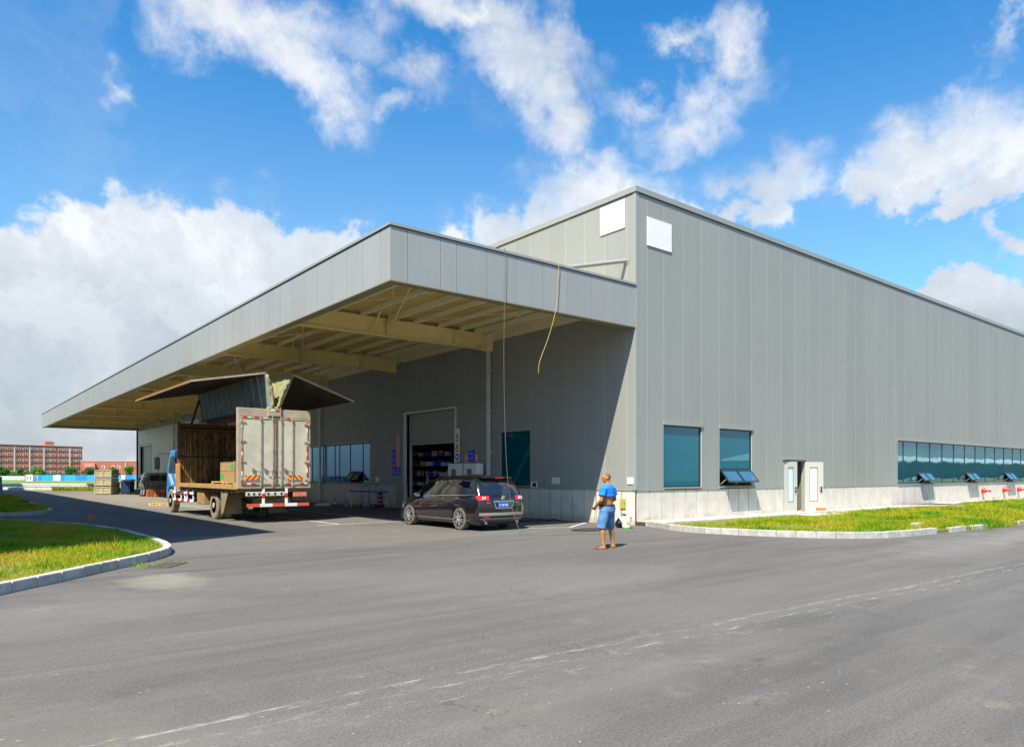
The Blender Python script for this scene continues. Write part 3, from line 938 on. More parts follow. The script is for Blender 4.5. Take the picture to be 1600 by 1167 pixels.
GD = mat('frosted glass', (.55, .75, .78), .25, spec=.6)
GW = mat('frosted glass bright', (.92, .92, .91), .3)
door_leaf('door', (9.13, -.005, 0), R(-8), 1, .79, GD)
door_leaf('door', (10.68, -.035, 0), R(-24), 1, .92, GW)
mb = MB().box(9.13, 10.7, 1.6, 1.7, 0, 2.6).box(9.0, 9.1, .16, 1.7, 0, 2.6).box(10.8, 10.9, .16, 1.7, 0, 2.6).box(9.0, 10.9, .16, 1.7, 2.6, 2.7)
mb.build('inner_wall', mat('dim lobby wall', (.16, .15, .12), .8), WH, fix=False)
st = MB().box(8.2, 12.0, -2.0, -1.002, 0, .13).box(8.6, 11.6, -1.0, .0, .145, .17).build('doorstep', M['apron'], bevel=.012)
tag(st, 'pale concrete doorstep slab in front of the grey side doors', 'doorstep')


def brickbit(loc, rz, s, label):
    o = MB().cb((0, 0, s[2] / 2), s).build('brick', M['brickbit'], bevel=.008)
    o.location = loc; o.rotation_euler = (0, 0, rz)
    return tag(o, label, 'brick')


brickbit((9.85, -.42, .17), .3, (.22, .11, .10), 'loose brick piece left on the step before the gap of the side door')
brickbit((10.95, -.62, .17), -.4, (.34, .22, .12), 'brick chunk holding open the right leaf of the side door')
brickbit((-13.95, 12.0, 0.16), .5, (.30, .14, .14), 'orange brick standing on the far kerb of the near lawn')
brickbit((-14.5, 22.6, 0.16), 1.2, (.26, .2, .06), 'flat pale stone lying on the kerb of the second island')

# roller door niche ------------------------------------------------------
mb = MB()
mb.box(-.03, 0, 8.62, 15.72, 4.78, 5.16); mb.box(-.03, 0, 15.0, 15.72, 0, 4.78)
mb.build('door_surround', M['panel'], WH, fix=False)
mb = MB().box(-.045, .30, 14.72, 14.98, 0, 4.72).box(-.045, .30, 10.43, 10.55, 0, 4.72).box(-.045, .30, 10.55, 14.72, 4.62, 4.72)
mb.build('door_jamb', M['galv'], WH, fix=False)
sl = MB().box(.14, .16, 10.55, 14.72, 3.10, 4.62).build('roller_shutter', M['shutter'], WH, fix=False)
z = 3.10
while z < 4.60:
    MB().prism([(.10, z + .006), (.115, z + .05), (.10, z + .098), (.138, z + .098), (.138, z + .006)], 10.58, 14.70, 'xz').build('slat', M['shutter'], sl, fix=True)
    z += .104
# note: xz prism extrudes along y
MB().tube([(.5, 10.4, 4.95), (.5, 14.9, 4.95)], .24, 16).build('shutter_drum', M['dark'], WH)
# far dock door
MB().box(.25, .30, 67.6, 72.5, 0, 4.75).build('dock_door', mat('beige shutter', (.50, .47, .40), .5, var=.06), WH, fix=False)
MB().box(-.02, .32, 67.42, 67.6, 0, 4.9).box(-.02, .32, 72.5, 72.66, 0, 4.9).box(-.02, .32, 67.42, 72.66, 4.9, 5.02).build('door_jamb', M['trim'], WH, fix=False)

# ---------------------------------------------------------------- canopy
W, ZB, ZT = 9.2, 6.545, 8.01
CAN = MB().box(-W + .06, -.0, .06, LV - .06, 7.62, 7.66).build('canopy_deck', M['deck'], WH, fix=False)
# fascia panels
ue = [-9.2, -8.70, -7.70, -7.19, -6.17, -5.14, -4.12, -3.10, -2.07, -1.05, -.002]
for a, b in zip(ue, ue[1:]):
    MB().box(a + (.007 if a > -9.1 else 0), b - .007, 0, .045, ZB + .03, ZT - .10).build('fascia_panel', M['fascia'], CAN, fix=False)
ve = [.046, .51] + [.51 + .967 * k for k in range(1, 80)]
ve = [v for v in ve if v < LV - .3] + [LV]
for a, b in zip(ve, ve[1:]):
    MB().box(-W, -W + .045, a + (.007 if a > .1 else 0), b - .007, ZB + .03, ZT - .10).build('fascia_panel', M['fascia'], CAN, fix=False)
MB().box(-W + .046, 0, LV - .045, LV, ZB + .03, ZT - .10).build('fascia_panel', M['fascia'], CAN, fix=False)
mb = MB().box(-W + .046, -.002, .046, .09, ZB + .04, ZT - .1).box(-W + .046, -W + .09, .09, LV - .046, ZB + .04, ZT - .1)
mb.build('fascia_back', M['joint'], CAN, fix=False)
mb = MB().box(-W - .035, -.002, -.035, .16, ZT - .07, ZT).box(-W - .035, -W + .16, .16, LV + .03, ZT - .07, ZT)
mb.build('coping', M['trim'], CAN, fix=False)
MB().box(-W - .004, -.002, -.004, .05, ZT - .10, ZT - .07).box(-W - .004, -W + .05, .05, LV, ZT - .10, ZT - .07).build('gap_shade_strip', M['gap_shade'], CAN, fix=False)  # dark strip under the canopy coping, shade put into its colour
# soffit return along the foot of the fascia
MB().box(-W, -.0, 0, .30, ZB, ZB + .028).box(-W, -W + .30, .30, LV, ZB, ZB + .028).build('soffit_trim', mat('soffit trim', (.24, .21, .12), .5), CAN, fix=False)
MB().box(-W + .09, -W + .30, .30, LV - .05, 7.30, 7.60).box(-W + .3, 0, .09, .28, 7.3, 7.6).build('edge_channel', M['cream'], CAN, fix=False)
# ribbed deck underside: shallow ribs, real relief
mb = MB()
v = .4
while v < LV - .3:
    mb.box(-W + .3, -.05, v, v + .035, 7.595, 7.619); v += .30
o = mb.build('deck_ribs', M['deck'], CAN, fix=False); o['kind'] = 'stuff'
beams = [7.92 + 7.95 * k for k in range(0, 9) if 7.92 + 7.95 * k < LV - 1]
for vb in [.55] + beams + [LV - .5]:
    end = vb in (.55, LV - .5)
    mb = MB()
    if end:
        mb.box(-W + .3, 0, vb - .05, vb + .05, 7.30, 7.58)
    else:
        # plated I beam with haunch: web, flanges, stiffeners
        mb.box(-W + .35, -.35, vb - .012, vb + .012, 6.865, 7.45)
        mb.box(-W + .2, -.05, vb - .13, vb + .13, 6.83, 6.865)
        mb.box(-W + .3, -.25, vb - .13, vb + .13, 7.45, 7.475)
        for uu in (-8.3, -5.05, -4.95, -2.0, -.6):
            mb.box(uu - .008, uu + .008, vb - .12, vb + .12, 6.866, 7.449)
        mb.box(-.35, 0, vb - .14, vb + .14, 6.80, 7.5)
        for s in (-1, 1):
            for uu in (-5.6, -1.9):
                mb.bar((uu, vb + s * .10, 6.88), (uu + .0, vb + s * .85, 7.58), .05, .05)
    mb.build('beam', M['cream'], CAN, fix=False)
vs_ = [.55] + beams + [LV - .5]
for uu in (-8.25, -7.15, -6.05, -4.9, -3.8, -2.7, -1.7, -.95, -.45):
    big = uu in (-4.9, -.95, -.45)
    for a, b in zip(vs_, vs_[1:]):
        mb = MB(); h_ = .16 if not big else .22
        zz = 7.48
        mb.box(uu - .008, uu + .008, a + .14, b - .14, zz - (h_ - .12), zz + .11)
        mb.box(uu - .008, uu + .075, a + .14, b - .14, zz - (h_ - .12) - .008, zz - (h_ - .12))
        mb.box(uu + .075, uu + .083, a + .14, b - .14, zz - (h_ - .12) - .008, zz - (h_ - .12) + .02)
        mb.build('purlin', M['cream_pale'], CAN, fix=False)
for i, (a, b) in enumerate(zip(vs_, vs_[1:])):
    for (u0, u1) in ((-8.6, -4.9), (-4.9, -.8)):
        if i < 3 or i % 2 == 0:
            MB().tube([(u0, a + .1, 7.33), (u1, b - .1, 7.33)], .012, 6).tube([(u1, a + .1, 7.30), (u0, b - .1, 7.30)], .012, 6).build('tie_rod', M['cream_pale'], CAN)
    # knee braces from the beam foot to the purlins near the front
    MB().tube([(-4.9, b - .12, 6.95), (-7.6, b - 6.6, 7.3)], .022, 6).tube([(-.8, b - .12, 6.95), (-2.9, b - 6.6, 7.3)], .022, 6).build('knee_brace', M['cream_pale'], CAN)
    # light fittings
    for uu in (() if i == 0 else (-6.6, -2.2)):
        MB().box(uu - .05, uu + .05, (a + b) / 2 - .35, (a + b) / 2 + .35, 7.24, 7.29).build('light_fitting', M['white'], CAN, fix=False)
# wall ledger, light strip at the head of the wall
MB().box(-.10, -.001, .1, LV - .1, 7.22, 7.60).build('ledger', M['cream_pale'], CAN, fix=False)
# strut above the canopy
MB().tube([(.0, .42, 8.86), (-4.6, .9, 7.70)], .07, 12).lathe([(.0, -.02), (.14, -.02), (.14, .0), (0, .0)], (0, .42, 8.86), 16, 'x').build('canopy_strut', M['trim'], WH, smooth=True)
# downpipes
for v_, u_ in ((7.92, -.13), (24.58, -.13), (41.2, -.13), (57.9, -.13)):
    mb = MB().box(u_ - .06, u_ + .06, v_ - .07, v_ + .07, .15, 6.8)
    for zc in (.9, 2.6, 4.3, 6.0): mb.box(u_ - .068, -.001, v_ - .085, v_ + .085, zc, zc + .05)
    mb.build('downpipe', M['galv'], WH, fix=False)
MB().box(-.22, -.02, LV + .02, LV + .17, 0, 6.6).build('downpipe', mat('dark red pipe', (.10, .035, .05), .4), WH, fix=False)
# white sign boards high on the corner
o = MB().box(.55, 1.83, -.035, -.004, 9.38, 10.34).build('sign_board', M['white'], bevel=.004)
tag(o, 'blank white square board high on the right facade beside the corner', 'sign board')
o = MB().box(-.04, -.014, .46, 1.60, 9.98, 10.94).build('sign_board', M['white'], bevel=.004)
tag(o, 'blank white square board high on the sunlit left facade above the canopy', 'sign board')

# ------------------------------------------------------------------ people
def ell(mb, c, r, n=14, M_=None):
    prof = [(math.sin(math.pi * k / 10), -math.cos(math.pi * k / 10)) for k in range(11)]
    vs, n_ = [], n
    for rr, h in prof:
        for k in range(n_):
            a = 2 * math.pi * k / n_
            p = Vector((max(rr, 1e-3) * math.cos(a) * r[0], max(rr, 1e-3) * math.sin(a) * r[1], h * r[2]))
            if M_: p = M_ @ p
            vs.append(p + Vector(c))
    fs = [(i * n_ + k, i * n_ + (k + 1) % n_, (i + 1) * n_ + (k + 1) % n_, (i + 1) * n_ + k) for i in range(10) for k in range(n_)]
    fs += [tuple(range(n_ - 1, -1, -1)), tuple(10 * n_ + k for k in range(n_))]
    mb.add(vs, fs)


def rings(mb, rs, n=16):
    """torso as a stack of tilted ellipses: (centre, rx, ry)"""
    rows = [[(c[0] + rx * math.cos(2 * math.pi * k / n), c[1] + ry * math.sin(2 * math.pi * k / n), c[2]) for k in range(n)] for c, rx, ry in rs]
    b = len(mb.v)
    mb.grid(rows, closed=True)
    mb.add(rows[0], [tuple(range(n - 1, -1, -1))]); mb.add(rows[-1], [tuple(range(n))])


def fused(mb, name, m_, parent, voxel, smooth_n=4):
    # weld so that each closed shape is watertight, then fuse everything into one skin
    o = mb.build(name, m_, parent, smooth='all')
    bm = bmesh.new(); bm.from_mesh(o.data); bmesh.ops.remove_doubles(bm, verts=bm.verts, dist=1e-5)
    bmesh.ops.recalc_face_normals(bm, faces=bm.faces); bm.to_mesh(o.data); bm.free()
    r = o.modifiers.new('remesh', 'REMESH'); r.mode = 'VOXEL'; r.voxel_size = voxel; r.use_smooth_shade = True
    s = o.modifiers.new('smooth', 'SMOOTH'); s.factor = .5; s.iterations = smooth_n
    return o


def hand(mb, wrist, d, palm_n, curl=1.0, s=1.0):
    """palm with five bent fingers; d = direction of the hand, palm_n = palm normal (fingers curl towards it)"""
    wrist, d, palm_n = Vector(wrist), Vector(d).normalized(), Vector(palm_n).normalized()
    side = d.cross(palm_n).normalized()
    c = wrist + d * .045 * s
    Mx = Matrix((side, palm_n, d)).transposed()
    ell(mb, c, (.042 * s, .018 * s, .055 * s), 12, Mx)
    for k, L in enumerate((.075, .085, .08, .062)):
        b = wrist + d * .085 * s + side * (-.033 + .022 * k) * s
        p = [b]; ang = .25
        dd = d
        for seg in (.45, .32, .23):
            ang = .45 * curl
            dd = (dd * math.cos(ang) + palm_n * math.sin(ang)).normalized()
            p.append(p[-1] + dd * L * seg * s)
        mb.tube(p, [.0105 * s, .0095 * s, .0088 * s, .0075 * s], 8)
    b = wrist + d * .03 * s - side * .036 * s
    t1 = (d * .6 - side * .6 + palm_n * .5).normalized()
    p2 = b + t1 * .035 * s
    mb.tube([b, p2, p2 + (d * .8 + palm_n * .6).normalized() * .032 * s], [.013 * s, .0115 * s, .0095 * s], 8)


def man():
    e = empty('person', 'bald man in rolled up blue shirt and denim shorts standing near the building corner', 'person', (-6.12, -4.50, 0), R(16))
    e.scale = (1.10, 1.08, 1.0)
    b = MB()
    hipL, hipR = Vector((-.10, 0, .90)), Vector((.10, 0, .90))
    knL, knR = Vector((-.17, .05, .50)), Vector((.17, .03, .50))
    anL, anR = Vector((-.205, -.02, .085)), Vector((.205, -.03, .085))
    for hp, kn, an in ((hipL, knL, anL), (hipR, knR, anR)):
        b.tube([hp + Vector((0, 0, .03)), hp.lerp(kn, .35), hp.lerp(kn, .8), kn, kn.lerp(an, .28) - Vector((0, .018, 0)), kn.lerp(an, .75), an, an - Vector((0, 0, .03))],
               [.084, .086, .066, .058, .060, .040, .036, .036], 14)
    rings(b, [((0, 0, .84), .11, .09), ((0, .0, .92), .150, .112), ((0, .012, 1.02), .158, .130), ((0, .012, 1.12), .155, .125), ((0, 0, 1.25), .172, .118), ((0, -.012, 1.36), .178, .108), ((0, -.018, 1.43), .13, .085), ((0, -.01, 1.47), .06, .06)])
    ell(b, (0, .035, 1.09), (.13, .115, .10))      # belly
    b.tube([(0, -.015, 1.40), (0, -.005, 1.50), (0, .008, 1.56)], [.065, .056, .058], 14)
    # head turned to the left
    Mh = Matrix.Rotation(R(42), 3, 'Z')
    hc = Vector((-.005, .02, 1.615))
    ell(b, hc, (.074, .092, .105), 18, Mh)
    ell(b, hc + Mh @ Vector((0, .028, -.045)), (.055, .062, .065), 16, Mh)
    ell(b, hc + Mh @ Vector((0, .098, -.014)), (.013, .018, .022), 8, Mh)      # nose
    ell(b, hc + Mh @ Vector((0, .090, -.060)), (.024, .010, .010), 8, Mh)      # mouth
    ell(b, hc + Mh @ Vector((0, .085, .022)), (.042, .010, .008), 8, Mh)       # brow
    for s in (-1, 1): ell(b, hc + Mh @ Vector((s * .076, -.005, -.01)), (.012, .022, .032), 8, Mh)
    st_ = MB(); ell(st_, hc + Mh @ Vector((0, -.012, .022)), (.0755, .088, .088), 18, Mh); fused(st_, 'stubble', M['stubble'], e, .008)
    # arms
    shL, shR = Vector((-.19, -.015, 1.385)), Vector((.19, -.015, 1.385))
    elL, elR = Vector((-.27, .0, 1.10)), Vector((.285, -.03, 1.11))
    wrL, wrR = Vector((-.17, .20, .945)), Vector((.13, .215, .96))
    for sh, el_, wr in ((shL, elL, wrL), (shR, elR, wrR)):
        b.tube([sh, sh.lerp(el_, .5), el_, el_.lerp(wr, .3), el_.lerp(wr, .8), wr], [.055, .050, .040, .041, .028, .026], 12)
    hand(b, wrL, (wrL - elL) + Vector((.04, 0, -.02)), (.75, .2, .4), 1.5)
    hand(b, wrR, (wrR - elR), (-.75, .2, .4), 1.5)
    # feet
    for an, a in ((anL, .12), (anR, -.10)):
        f = Vector((-math.sin(a), math.cos(a), 0))
        b.tube([an + Vector((0, 0, -.035)) - f * .045, an + Vector((0, 0, -.045)), an + f * .09 + Vector((0, 0, -.055)), an + f * .16 + Vector((0, 0, -.062))], [.036, .042, .036, .026], 12)
    fused(b, 'body', M['skin'], e, .008)
    # shirt rolled up over the chest
    s = MB()
    rings(s, [((0, .002, 1.185), .185, .140), ((0, .004, 1.20), .20, .155), ((0, .002, 1.24), .198, .148), ((0, -.006, 1.32), .203, .135), ((0, -.014, 1.39), .195, .118), ((0, -.02, 1.44), .13, .09), ((0, -.012, 1.475), .078, .072)])
    for sh, el_ in ((shL, elL), (shR, elR)):
        s.tube([sh - Vector((0, 0, .0)), sh.lerp(el_, .45), sh.lerp(el_, .62)], [.080, .082, .086], 14)
    fused(s, 'shirt', M['shirt'], e, .010, 3)
    # denim shorts to the knee
    d = MB()
    rings(d, [((0, 0, .80), .16, .13), ((0, 0, .86), .200, .156), ((0, .008, .95), .198, .160), ((0, .012, 1.005), .184, .158)])
    for hp, kn in ((hipL, knL), (hipR, knR)):
        d.tube([hp + Vector((0, 0, .0)), hp.lerp(kn, .4), hp.lerp(kn, .95), hp.lerp(kn, 1.08)], [.108, .112, .100, .102], 16)
    sh_ = fused(d, 'shorts', M['denim'], e, .009, 2)
    MB().cb((-.07, -.128, .90), (.10, .012, .11)).build('back_pocket', M['denim'], sh_, bevel=.006)
    MB().cb((.07, -.128, .90), (.10, .012, .11)).build('back_pocket', M['denim'], sh_, bevel=.006)
    # belt
    bl = MB(); n = 28
    rows = [[((.186 + t) * math.cos(2 * math.pi * k / n), .012 + (.160 + t) * math.sin(2 * math.pi * k / n), z_) for k in range(n)] for t, z_ in ((-.02, .972), (.006, .973), (.004, 1.008), (-.02, 1.009))]
    bl.grid(rows, closed=True); bl.build('belt', M['dark'], e, smooth=True)
    # sandals
    for an, a in ((anL, .12), (anR, -.10)):
        f = Vector((-math.sin(a), math.cos(a), 0)); r_ = Vector((f.y, -f.x, 0))
        c = Vector((an.x, an.y, 0)) + f * .055
        mb = MB()
        out = [(.042, -.12), (.048, -.05), (.046, .05), (.05, .11), (.03, .16), (0, .17), (-.03, .16), (-.05, .11), (-.046, .05), (-.048, -.05), (-.042, -.12), (0, -.135)]
        mb.prism([((c + r_ * x + f * y).x, (c + r_ * x + f * y).y) for x, y in out], .002, .026)
        sd = mb.build('sandal', M['leather'], e)
        m2 = MB()
        for yy in (.05, .095):
            m2.tube([c + r_ * .05 + f * yy + Vector((0, 0, .02)), c + r_ * .03 + f * yy + Vector((0, 0, .072)), c - r_ * .03 + f * yy + Vector((0, 0, .072)), c - r_ * .05 + f * yy + Vector((0, 0, .02))], .011, 6)
        m2.build('strap', M['leather'], sd, smooth=True)


man()


def worker():
    e = empty('person', 'worker in grey overalls bending over pallets beside the parked minivan', 'person', (-5.55, 44.6, 0), R(-62))
    b = MB()
    for s in (-1, 1):
        hp, kn, an = Vector((s * .10, -.10, .90)), Vector((s * .12, .03, .50)), Vector((s * .13, -.08, .09))
        b.tube([hp, hp.lerp(kn, .5), kn, kn.lerp(an, .4), an], [.115, .10, .08, .08, .07], 12)
        sh = Vector((s * .19, .42, 1.22)); el_ = Vector((s * .23, .56, .98)); wr = Vector((s * .14, .66, .78))
        b.tube([sh, el_, wr], [.07, .058, .045], 10)
    P = [(0, -.12, .92), (0, .02, 1.08), (0, .2, 1.22), (0, .36, 1.29), (0, .44, 1.30)]
    b.tube(P, [.16, .16, .17, .16, .09], 16)
    fused(b, 'overalls', M['overall'], e, .016)
    k = MB()
    k.tube([(0, .40, 1.31), (0, .50, 1.34)], [.06, .055], 10); ell(k, (0, .57, 1.36), (.075, .095, .10), 14)
    ell(k, (0, .655, 1.34), (.014, .02, .02), 8)
    for s in (-1, 1):
        ell(k, (s * .077, .56, 1.36), (.012, .02, .03), 8)
        k.tube([(s * .145, .65, .80), (s * .14, .68, .74)], [.03, .03], 8)
        hand(k, (s * .14, .67, .76), (0, .2, -1), (-s, 0, 0), 1.0)
    fused(k, 'head_and_hands', M['skin'], e, .010)
    c = MB()
    ell(c, (0, .56, 1.41), (.085, .105, .075), 16); fused(c, 'hair', M['dark'], e, .012)
    for s in (-1, 1):
        MB().cb((s * .13, -.02, .05), (.10, .27, .10)).build('shoe', M['dark'], e, bevel=.03)


worker()


# ------------------------------------------------------------------ wheels
def wheel(parent, x, y, r, w_, out, rim_m, tyre_m, spokes=5, rr=.62, deep=False, name='wheel'):
    """wheel whose axle runs along x; out = +1/-1 the side that shows"""
    e = MB()
    e.lathe([(r * rr, -w_ / 2), (r * .93, -w_ / 2), (r, -w_ * .36), (r * 1.0, 0), (r, w_ * .36), (r * .93, w_ / 2), (r * rr, w_ / 2), (r * rr, -w_ / 2)], (x, y, r), 36, 'x')
    t = e.build(name, tyre_m, parent, smooth=True)
    if deep:      # truck tyre tread blocks
        tb = MB()
        for k in range(40):
            a = 2 * math.pi * k / 40
            Mx = Matrix.Rotation(-a, 3, 'X')
            for s in (-1, 1):
                tb.cb(Vector((x + s * w_ * .24, y, r)) + Mx @ Vector((0, 0, r + .002)), (w_ * .36, r * .1, .02), 0, Mx)
        tb.build('tread', tyre_m, t, fix=False)
    d = MB()
    xo = x + out * w_ * .5
    if deep:
        s = -out
        d.lathe([(r * rr, xo - x), (r * rr * .94, xo - x + s * .01), (r * rr * .80, (xo - x) + s * .05), (r * rr * .5, (xo - x) + s * .06), (r * rr * .42, (xo - x) + s * .05), (r * .22, xo - x + s * .02), (r * .20, xo - x + out * .02), (0.001, xo - x + out * .02)], (x, y, r), 30, 'x')
        for k in range(8):
            a = 2 * math.pi * k / 8
            d.tube([(xo + s * .10, y + math.cos(a) * r * .30, r + math.sin(a) * r * .30), (xo + s * .045, y + math.cos(a) * r * .30, r + math.sin(a) * r * .30)], .018, 6)
        d.build('rim', rim_m, t, smooth=True)
    else:
        s = -out
        d.lathe([(r * rr * 1.02, xo - x), (r * rr * .97, (xo - x) + s * .0), (r * rr * .90, (xo - x) + s * .05), (r * rr * .90, (xo - x) + s * .06)], (x, y, r), 36, 'x')
        for k in range(spokes):
            a = 2 * math.pi * k / spokes + .3
            for da in (-.22, .22):
                c1 = Vector((xo + s * .015, y + math.cos(a) * r * .1, r + math.sin(a) * r * .1))
                c2 = Vector((xo + s * .025, y + math.cos(a + da) * r * rr * .93, r + math.sin(a + da) * r * rr * .93))
                d.bar(c1, c2, .045, .075, up=(1, 0, 0))
        d.lathe([(r * .17, xo - x + s * .02), (r * .15, xo - x + out * .002), (.001, xo - x + out * .006)], (x, y, r), 20, 'x')
        d.build('rim', rim_m, t, smooth=True)
        MB().lathe([(r * rr * .88, xo - x + s * .09), (.001, xo - x + s * .09)], (x, y, r), 24, 'x').build('brake_disc', M['dark'], t)
    return t


# ------------------------------------------------------------------ the black people carrier
def catmull(P, t):
    n = len(P); i = int(min(max(math.floor(t), 0), n - 2)); f = t - i
    p1, p2 = P[i], P[i + 1]
    p0 = P[i - 1] if i > 0 else p1 * 2 - p2
    p3 = P[i + 2] if i + 2 < n else p2 * 2 - p1
    return .5 * ((2 * p1) + (p2 - p0) * f + (2 * p0 - 5 * p1 + 4 * p2 - p3) * f * f + (3 * p1 - p0 - 3 * p2 + p3) * f ** 3)


MB_PAINT = mat('black car paint', (.010, .008, .010), .12, spec=.5, coat=1.0)
_nt = MB_PAINT.node_tree; _t = NT(_nt.nodes, _nt.links); _b = _nt.nodes['Principled BSDF']
_oc = _nt.nodes.new('ShaderNodeTexCoord').outputs['Object']
_s = _t.sep(_oc)
_dust = _t.math('MULTIPLY', _t.maprange(_t.math('ADD', _s[2], _t.math('MULTIPLY', _t.noise(_oc, 5, 5, .6), .35)), .25, .75, 1, 0, True), .14)
_nt.links.new(_t.mix(_dust, (.010, .008, .010), (.11, .085, .06)), _b.inputs['Base Color'])
_nt.links.new(_t.maprange(_dust, 0, .5, .10, .6), _b.inputs['Roughness'])
_nt.links.new(_t.maprange(_dust, 0, .4, 1, .1), _b.inputs['Coat Weight'])


def build_mpv():
    e = empty('people_carrier', 'dusty black people carrier parked facing away in front of the warehouse wall', 'car', (-4.74, 1.13, 0), 0)
    # control net: rows front-to-back stations, 8 points from sill to roof centre: (x, y, z)
    def row(y, *pts): return [Vector((p[0], y + (p[2] if len(p) > 2 else 0), p[1])) for p in pts]
    net = [
        row(.0, (.74, .27, .12), (.83, .40, .06), (.855, .68, .04), (.85, .93, .06), (.80, 1.06, .10), (.70, 1.38, .26), (.60, 1.56, .40), (.0, 1.60, .34)),
        row(.25, (.80, .24), (.90, .40), (.912, .68), (.895, .93, -.03), (.845, 1.06, -.03), (.745, 1.38, .10), (.62, 1.575, .22), (.0, 1.64, .22)),
        row(.7, (.82, .21), (.915, .40), (.925, .68), (.912, .92), (.868, 1.04), (.765, 1.40), (.63, 1.605), (.0, 1.675)),
        row(1.5, (.82, .20), (.91, .40), (.928, .68), (.912, .905), (.875, 1.02), (.775, 1.41), (.64, 1.62), (.0, 1.70)),
        row(2.4, (.82, .20), (.91, .40), (.925, .66), (.908, .885), (.875, .99), (.765, 1.38), (.62, 1.59), (.0, 1.675)),
        row(3.0, (.82, .20), (.91, .40), (.922, .65), (.90, .865), (.865, .97), (.745, 1.30), (.60, 1.49), (.0, 1.585)),
        row(3.45, (.82, .20), (.905, .40), (.918, .64), (.892, .85), (.85, .95), (.765, 1.13), (.66, 1.24), (.0, 1.35)),
        row(3.85, (.82, .21), (.90, .40), (.91, .63), (.87, .83), (.82, .915), (.745, .975), (.64, 1.02), (.0, 1.12)),
        row(4.35, (.78, .22), (.86, .40), (.87, .60), (.82, .77), (.76, .84), (.68, .885), (.56, .915), (.0, .965)),
        row(4.72, (.62, .24), (.70, .38), (.72, .56), (.68, .70), (.62, .745), (.54, .775), (.42, .79), (.0, .82)),
        row(4.88, (.36, .26), (.42, .38), (.44, .52), (.42, .62), (.38, .655), (.32, .675), (.24, .685), (.0, .70)),
    ]
    nr = len(net)
    ys = [sum(p.y for p in r_) / len(r_) for r_ in net]

    def S(s, t, side=1):
        p = catmull([catmull(r_, t) for r_ in net], s)
        return Vector((p.x * side, p.y, p.z))

    def Nrm(s, t, side=1):
        a = S(s + .02, t, side) - S(s - .02, t, side); b = S(s, t + .02, side) - S(s, t - .02, side)
        n = a.cross(b).normalized()
        ctr = Vector((0, S(s, t).y, .8))
        return n if n.dot(S(s, t, side) - ctr) > 0 else -n

    def patch(name, s0, s1, t0, t1, side, off, m_, parent, ns=10, nt=4, trim=None):
        rows = []
        for i in range(ns + 1):
            r_ = []
            for k in range(nt + 1):
                s = s0 + (s1 - s0) * i / ns; t = t0 + (t1 - t0) * k / nt
                if trim: s, t = trim(i / ns, k / nt)
                r_.append(S(s, t, side) + Nrm(s, t, side) * off)
            rows.append(r_)
        o = MB().grid(rows).build(name, m_, parent, smooth='all', fix=True)
        return o

    NS, NT_ = 90, 28
    wheels = [(.98, .345), (3.93, .345)]
    body = MB()
    for side in (-1, 1):
        rows = [[S((nr - 1) * i / NS, 7 * k / NT_, side) for k in range(NT_ + 1)] for i in range(NS + 1)]
        vs = [p for r_ in rows for p in r_]
        for v in vs:
            for wy, wz in wheels:
                dd = math.hypot(v.y - wy, v.z - wz)
                if .33 < dd < .44 and abs(v.x) > .5:
                    k = .395 / dd
                    v.y = wy + (v.y - wy) * k; v.z = wz + (v.z - wz) * k
        fs = []
        n = NT_ + 1
        for i in range(NS):
            for k in range(NT_):
                q = (i * n + k, i * n + k + 1, (i + 1) * n + k + 1, (i + 1) * n + k)
                c = sum((vs[j] for j in q), Vector()) / 4
                if any(math.hypot(c.y - wy, c.z - wz) < .385 and abs(c.x) > .5 for wy, wz in wheels): continue
                fs.append(q)
        body.add(vs, fs)
    # rear face: bridge left and right edges with a gentle bulge
    rear = []
    for k in range(NT_ + 1):
        p = S(0, 7 * k / NT_, 1)
        rear.append([Vector((p.x * a, p.y - .10 * (1 - a * a) * (1 if p.x > .05 else 0), p.z + .0)) for a in [x / 8 - 1 for x in range(17)]])
    body.grid(rear)
    front = []
    for k in range(NT_ + 1):
        p = S(nr - 1, 7 * k / NT_, 1)
        front.append([Vector((p.x * a, p.y + .05 * (1 - a * a), p.z)) for a in [x / 4 - 1 for x in range(9)]])
    body.grid(front)
    bo = body.build('body', MB_PAINT, e, smooth='all')
    bm = bmesh.new(); bm.from_mesh(bo.data); bmesh.ops.remove_doubles(bm, verts=bm.verts, dist=.0008); bmesh.ops.recalc_face_normals(bm, faces=bm.faces); bm.to_mesh(bo.data); bm.free()
    MB().box(-.80, .80, .12, 4.6, .19, .45).build('underbody', M['dark'], e, fix=False)
    for wy, wz in wheels:
        for side in (-1, 1):
            m2 = MB(); rows = []
            for a in range(0, 13):
                an = math.pi * a / 12
                rows.append([(side * x, wy + .40 * math.cos(an), wz + .40 * math.sin(an) - (0.0)) for x in (.56, .90)])
            m2.grid(rows); m2.build('wheel_arch', M['dark'], e)
            lip = [(side * .915, wy + .40 * math.cos(math.pi * a / 16), wz - .02 + .40 * math.sin(math.pi * a / 16)) for a in range(17)]
            MB().tube(lip, .012, 6).build('arch_lip', MB_PAINT, e, smooth=True)
            wheel(e, side * .81, wy, wz, .215, side, M['chrome_dull'], M['tyre_car'], 6, .68)
    # glass: rear screen, side windows, windscreen
    def rearp(name, t0, t1, a0, a1, off, m_, parent=e, n=8, lift=0):
        rows = []
        for k in range(5):
            t = t0 + (t1 - t0) * k / 4
            p = S(0, t, 1)
            rows.append([Vector((p.x * (a0 + (a1 - a0) * j / n), p.y - .10 * (1 - (a0 + (a1 - a0) * j / n) ** 2) - off, p.z + off * .25)) for j in range(n + 1)])
        return MB().grid(rows).build(name, m_, parent, smooth='all')
    rearp('rear_window', 4.12, 5.75, -.90, .90, .006, M['glass_car'], n=12)
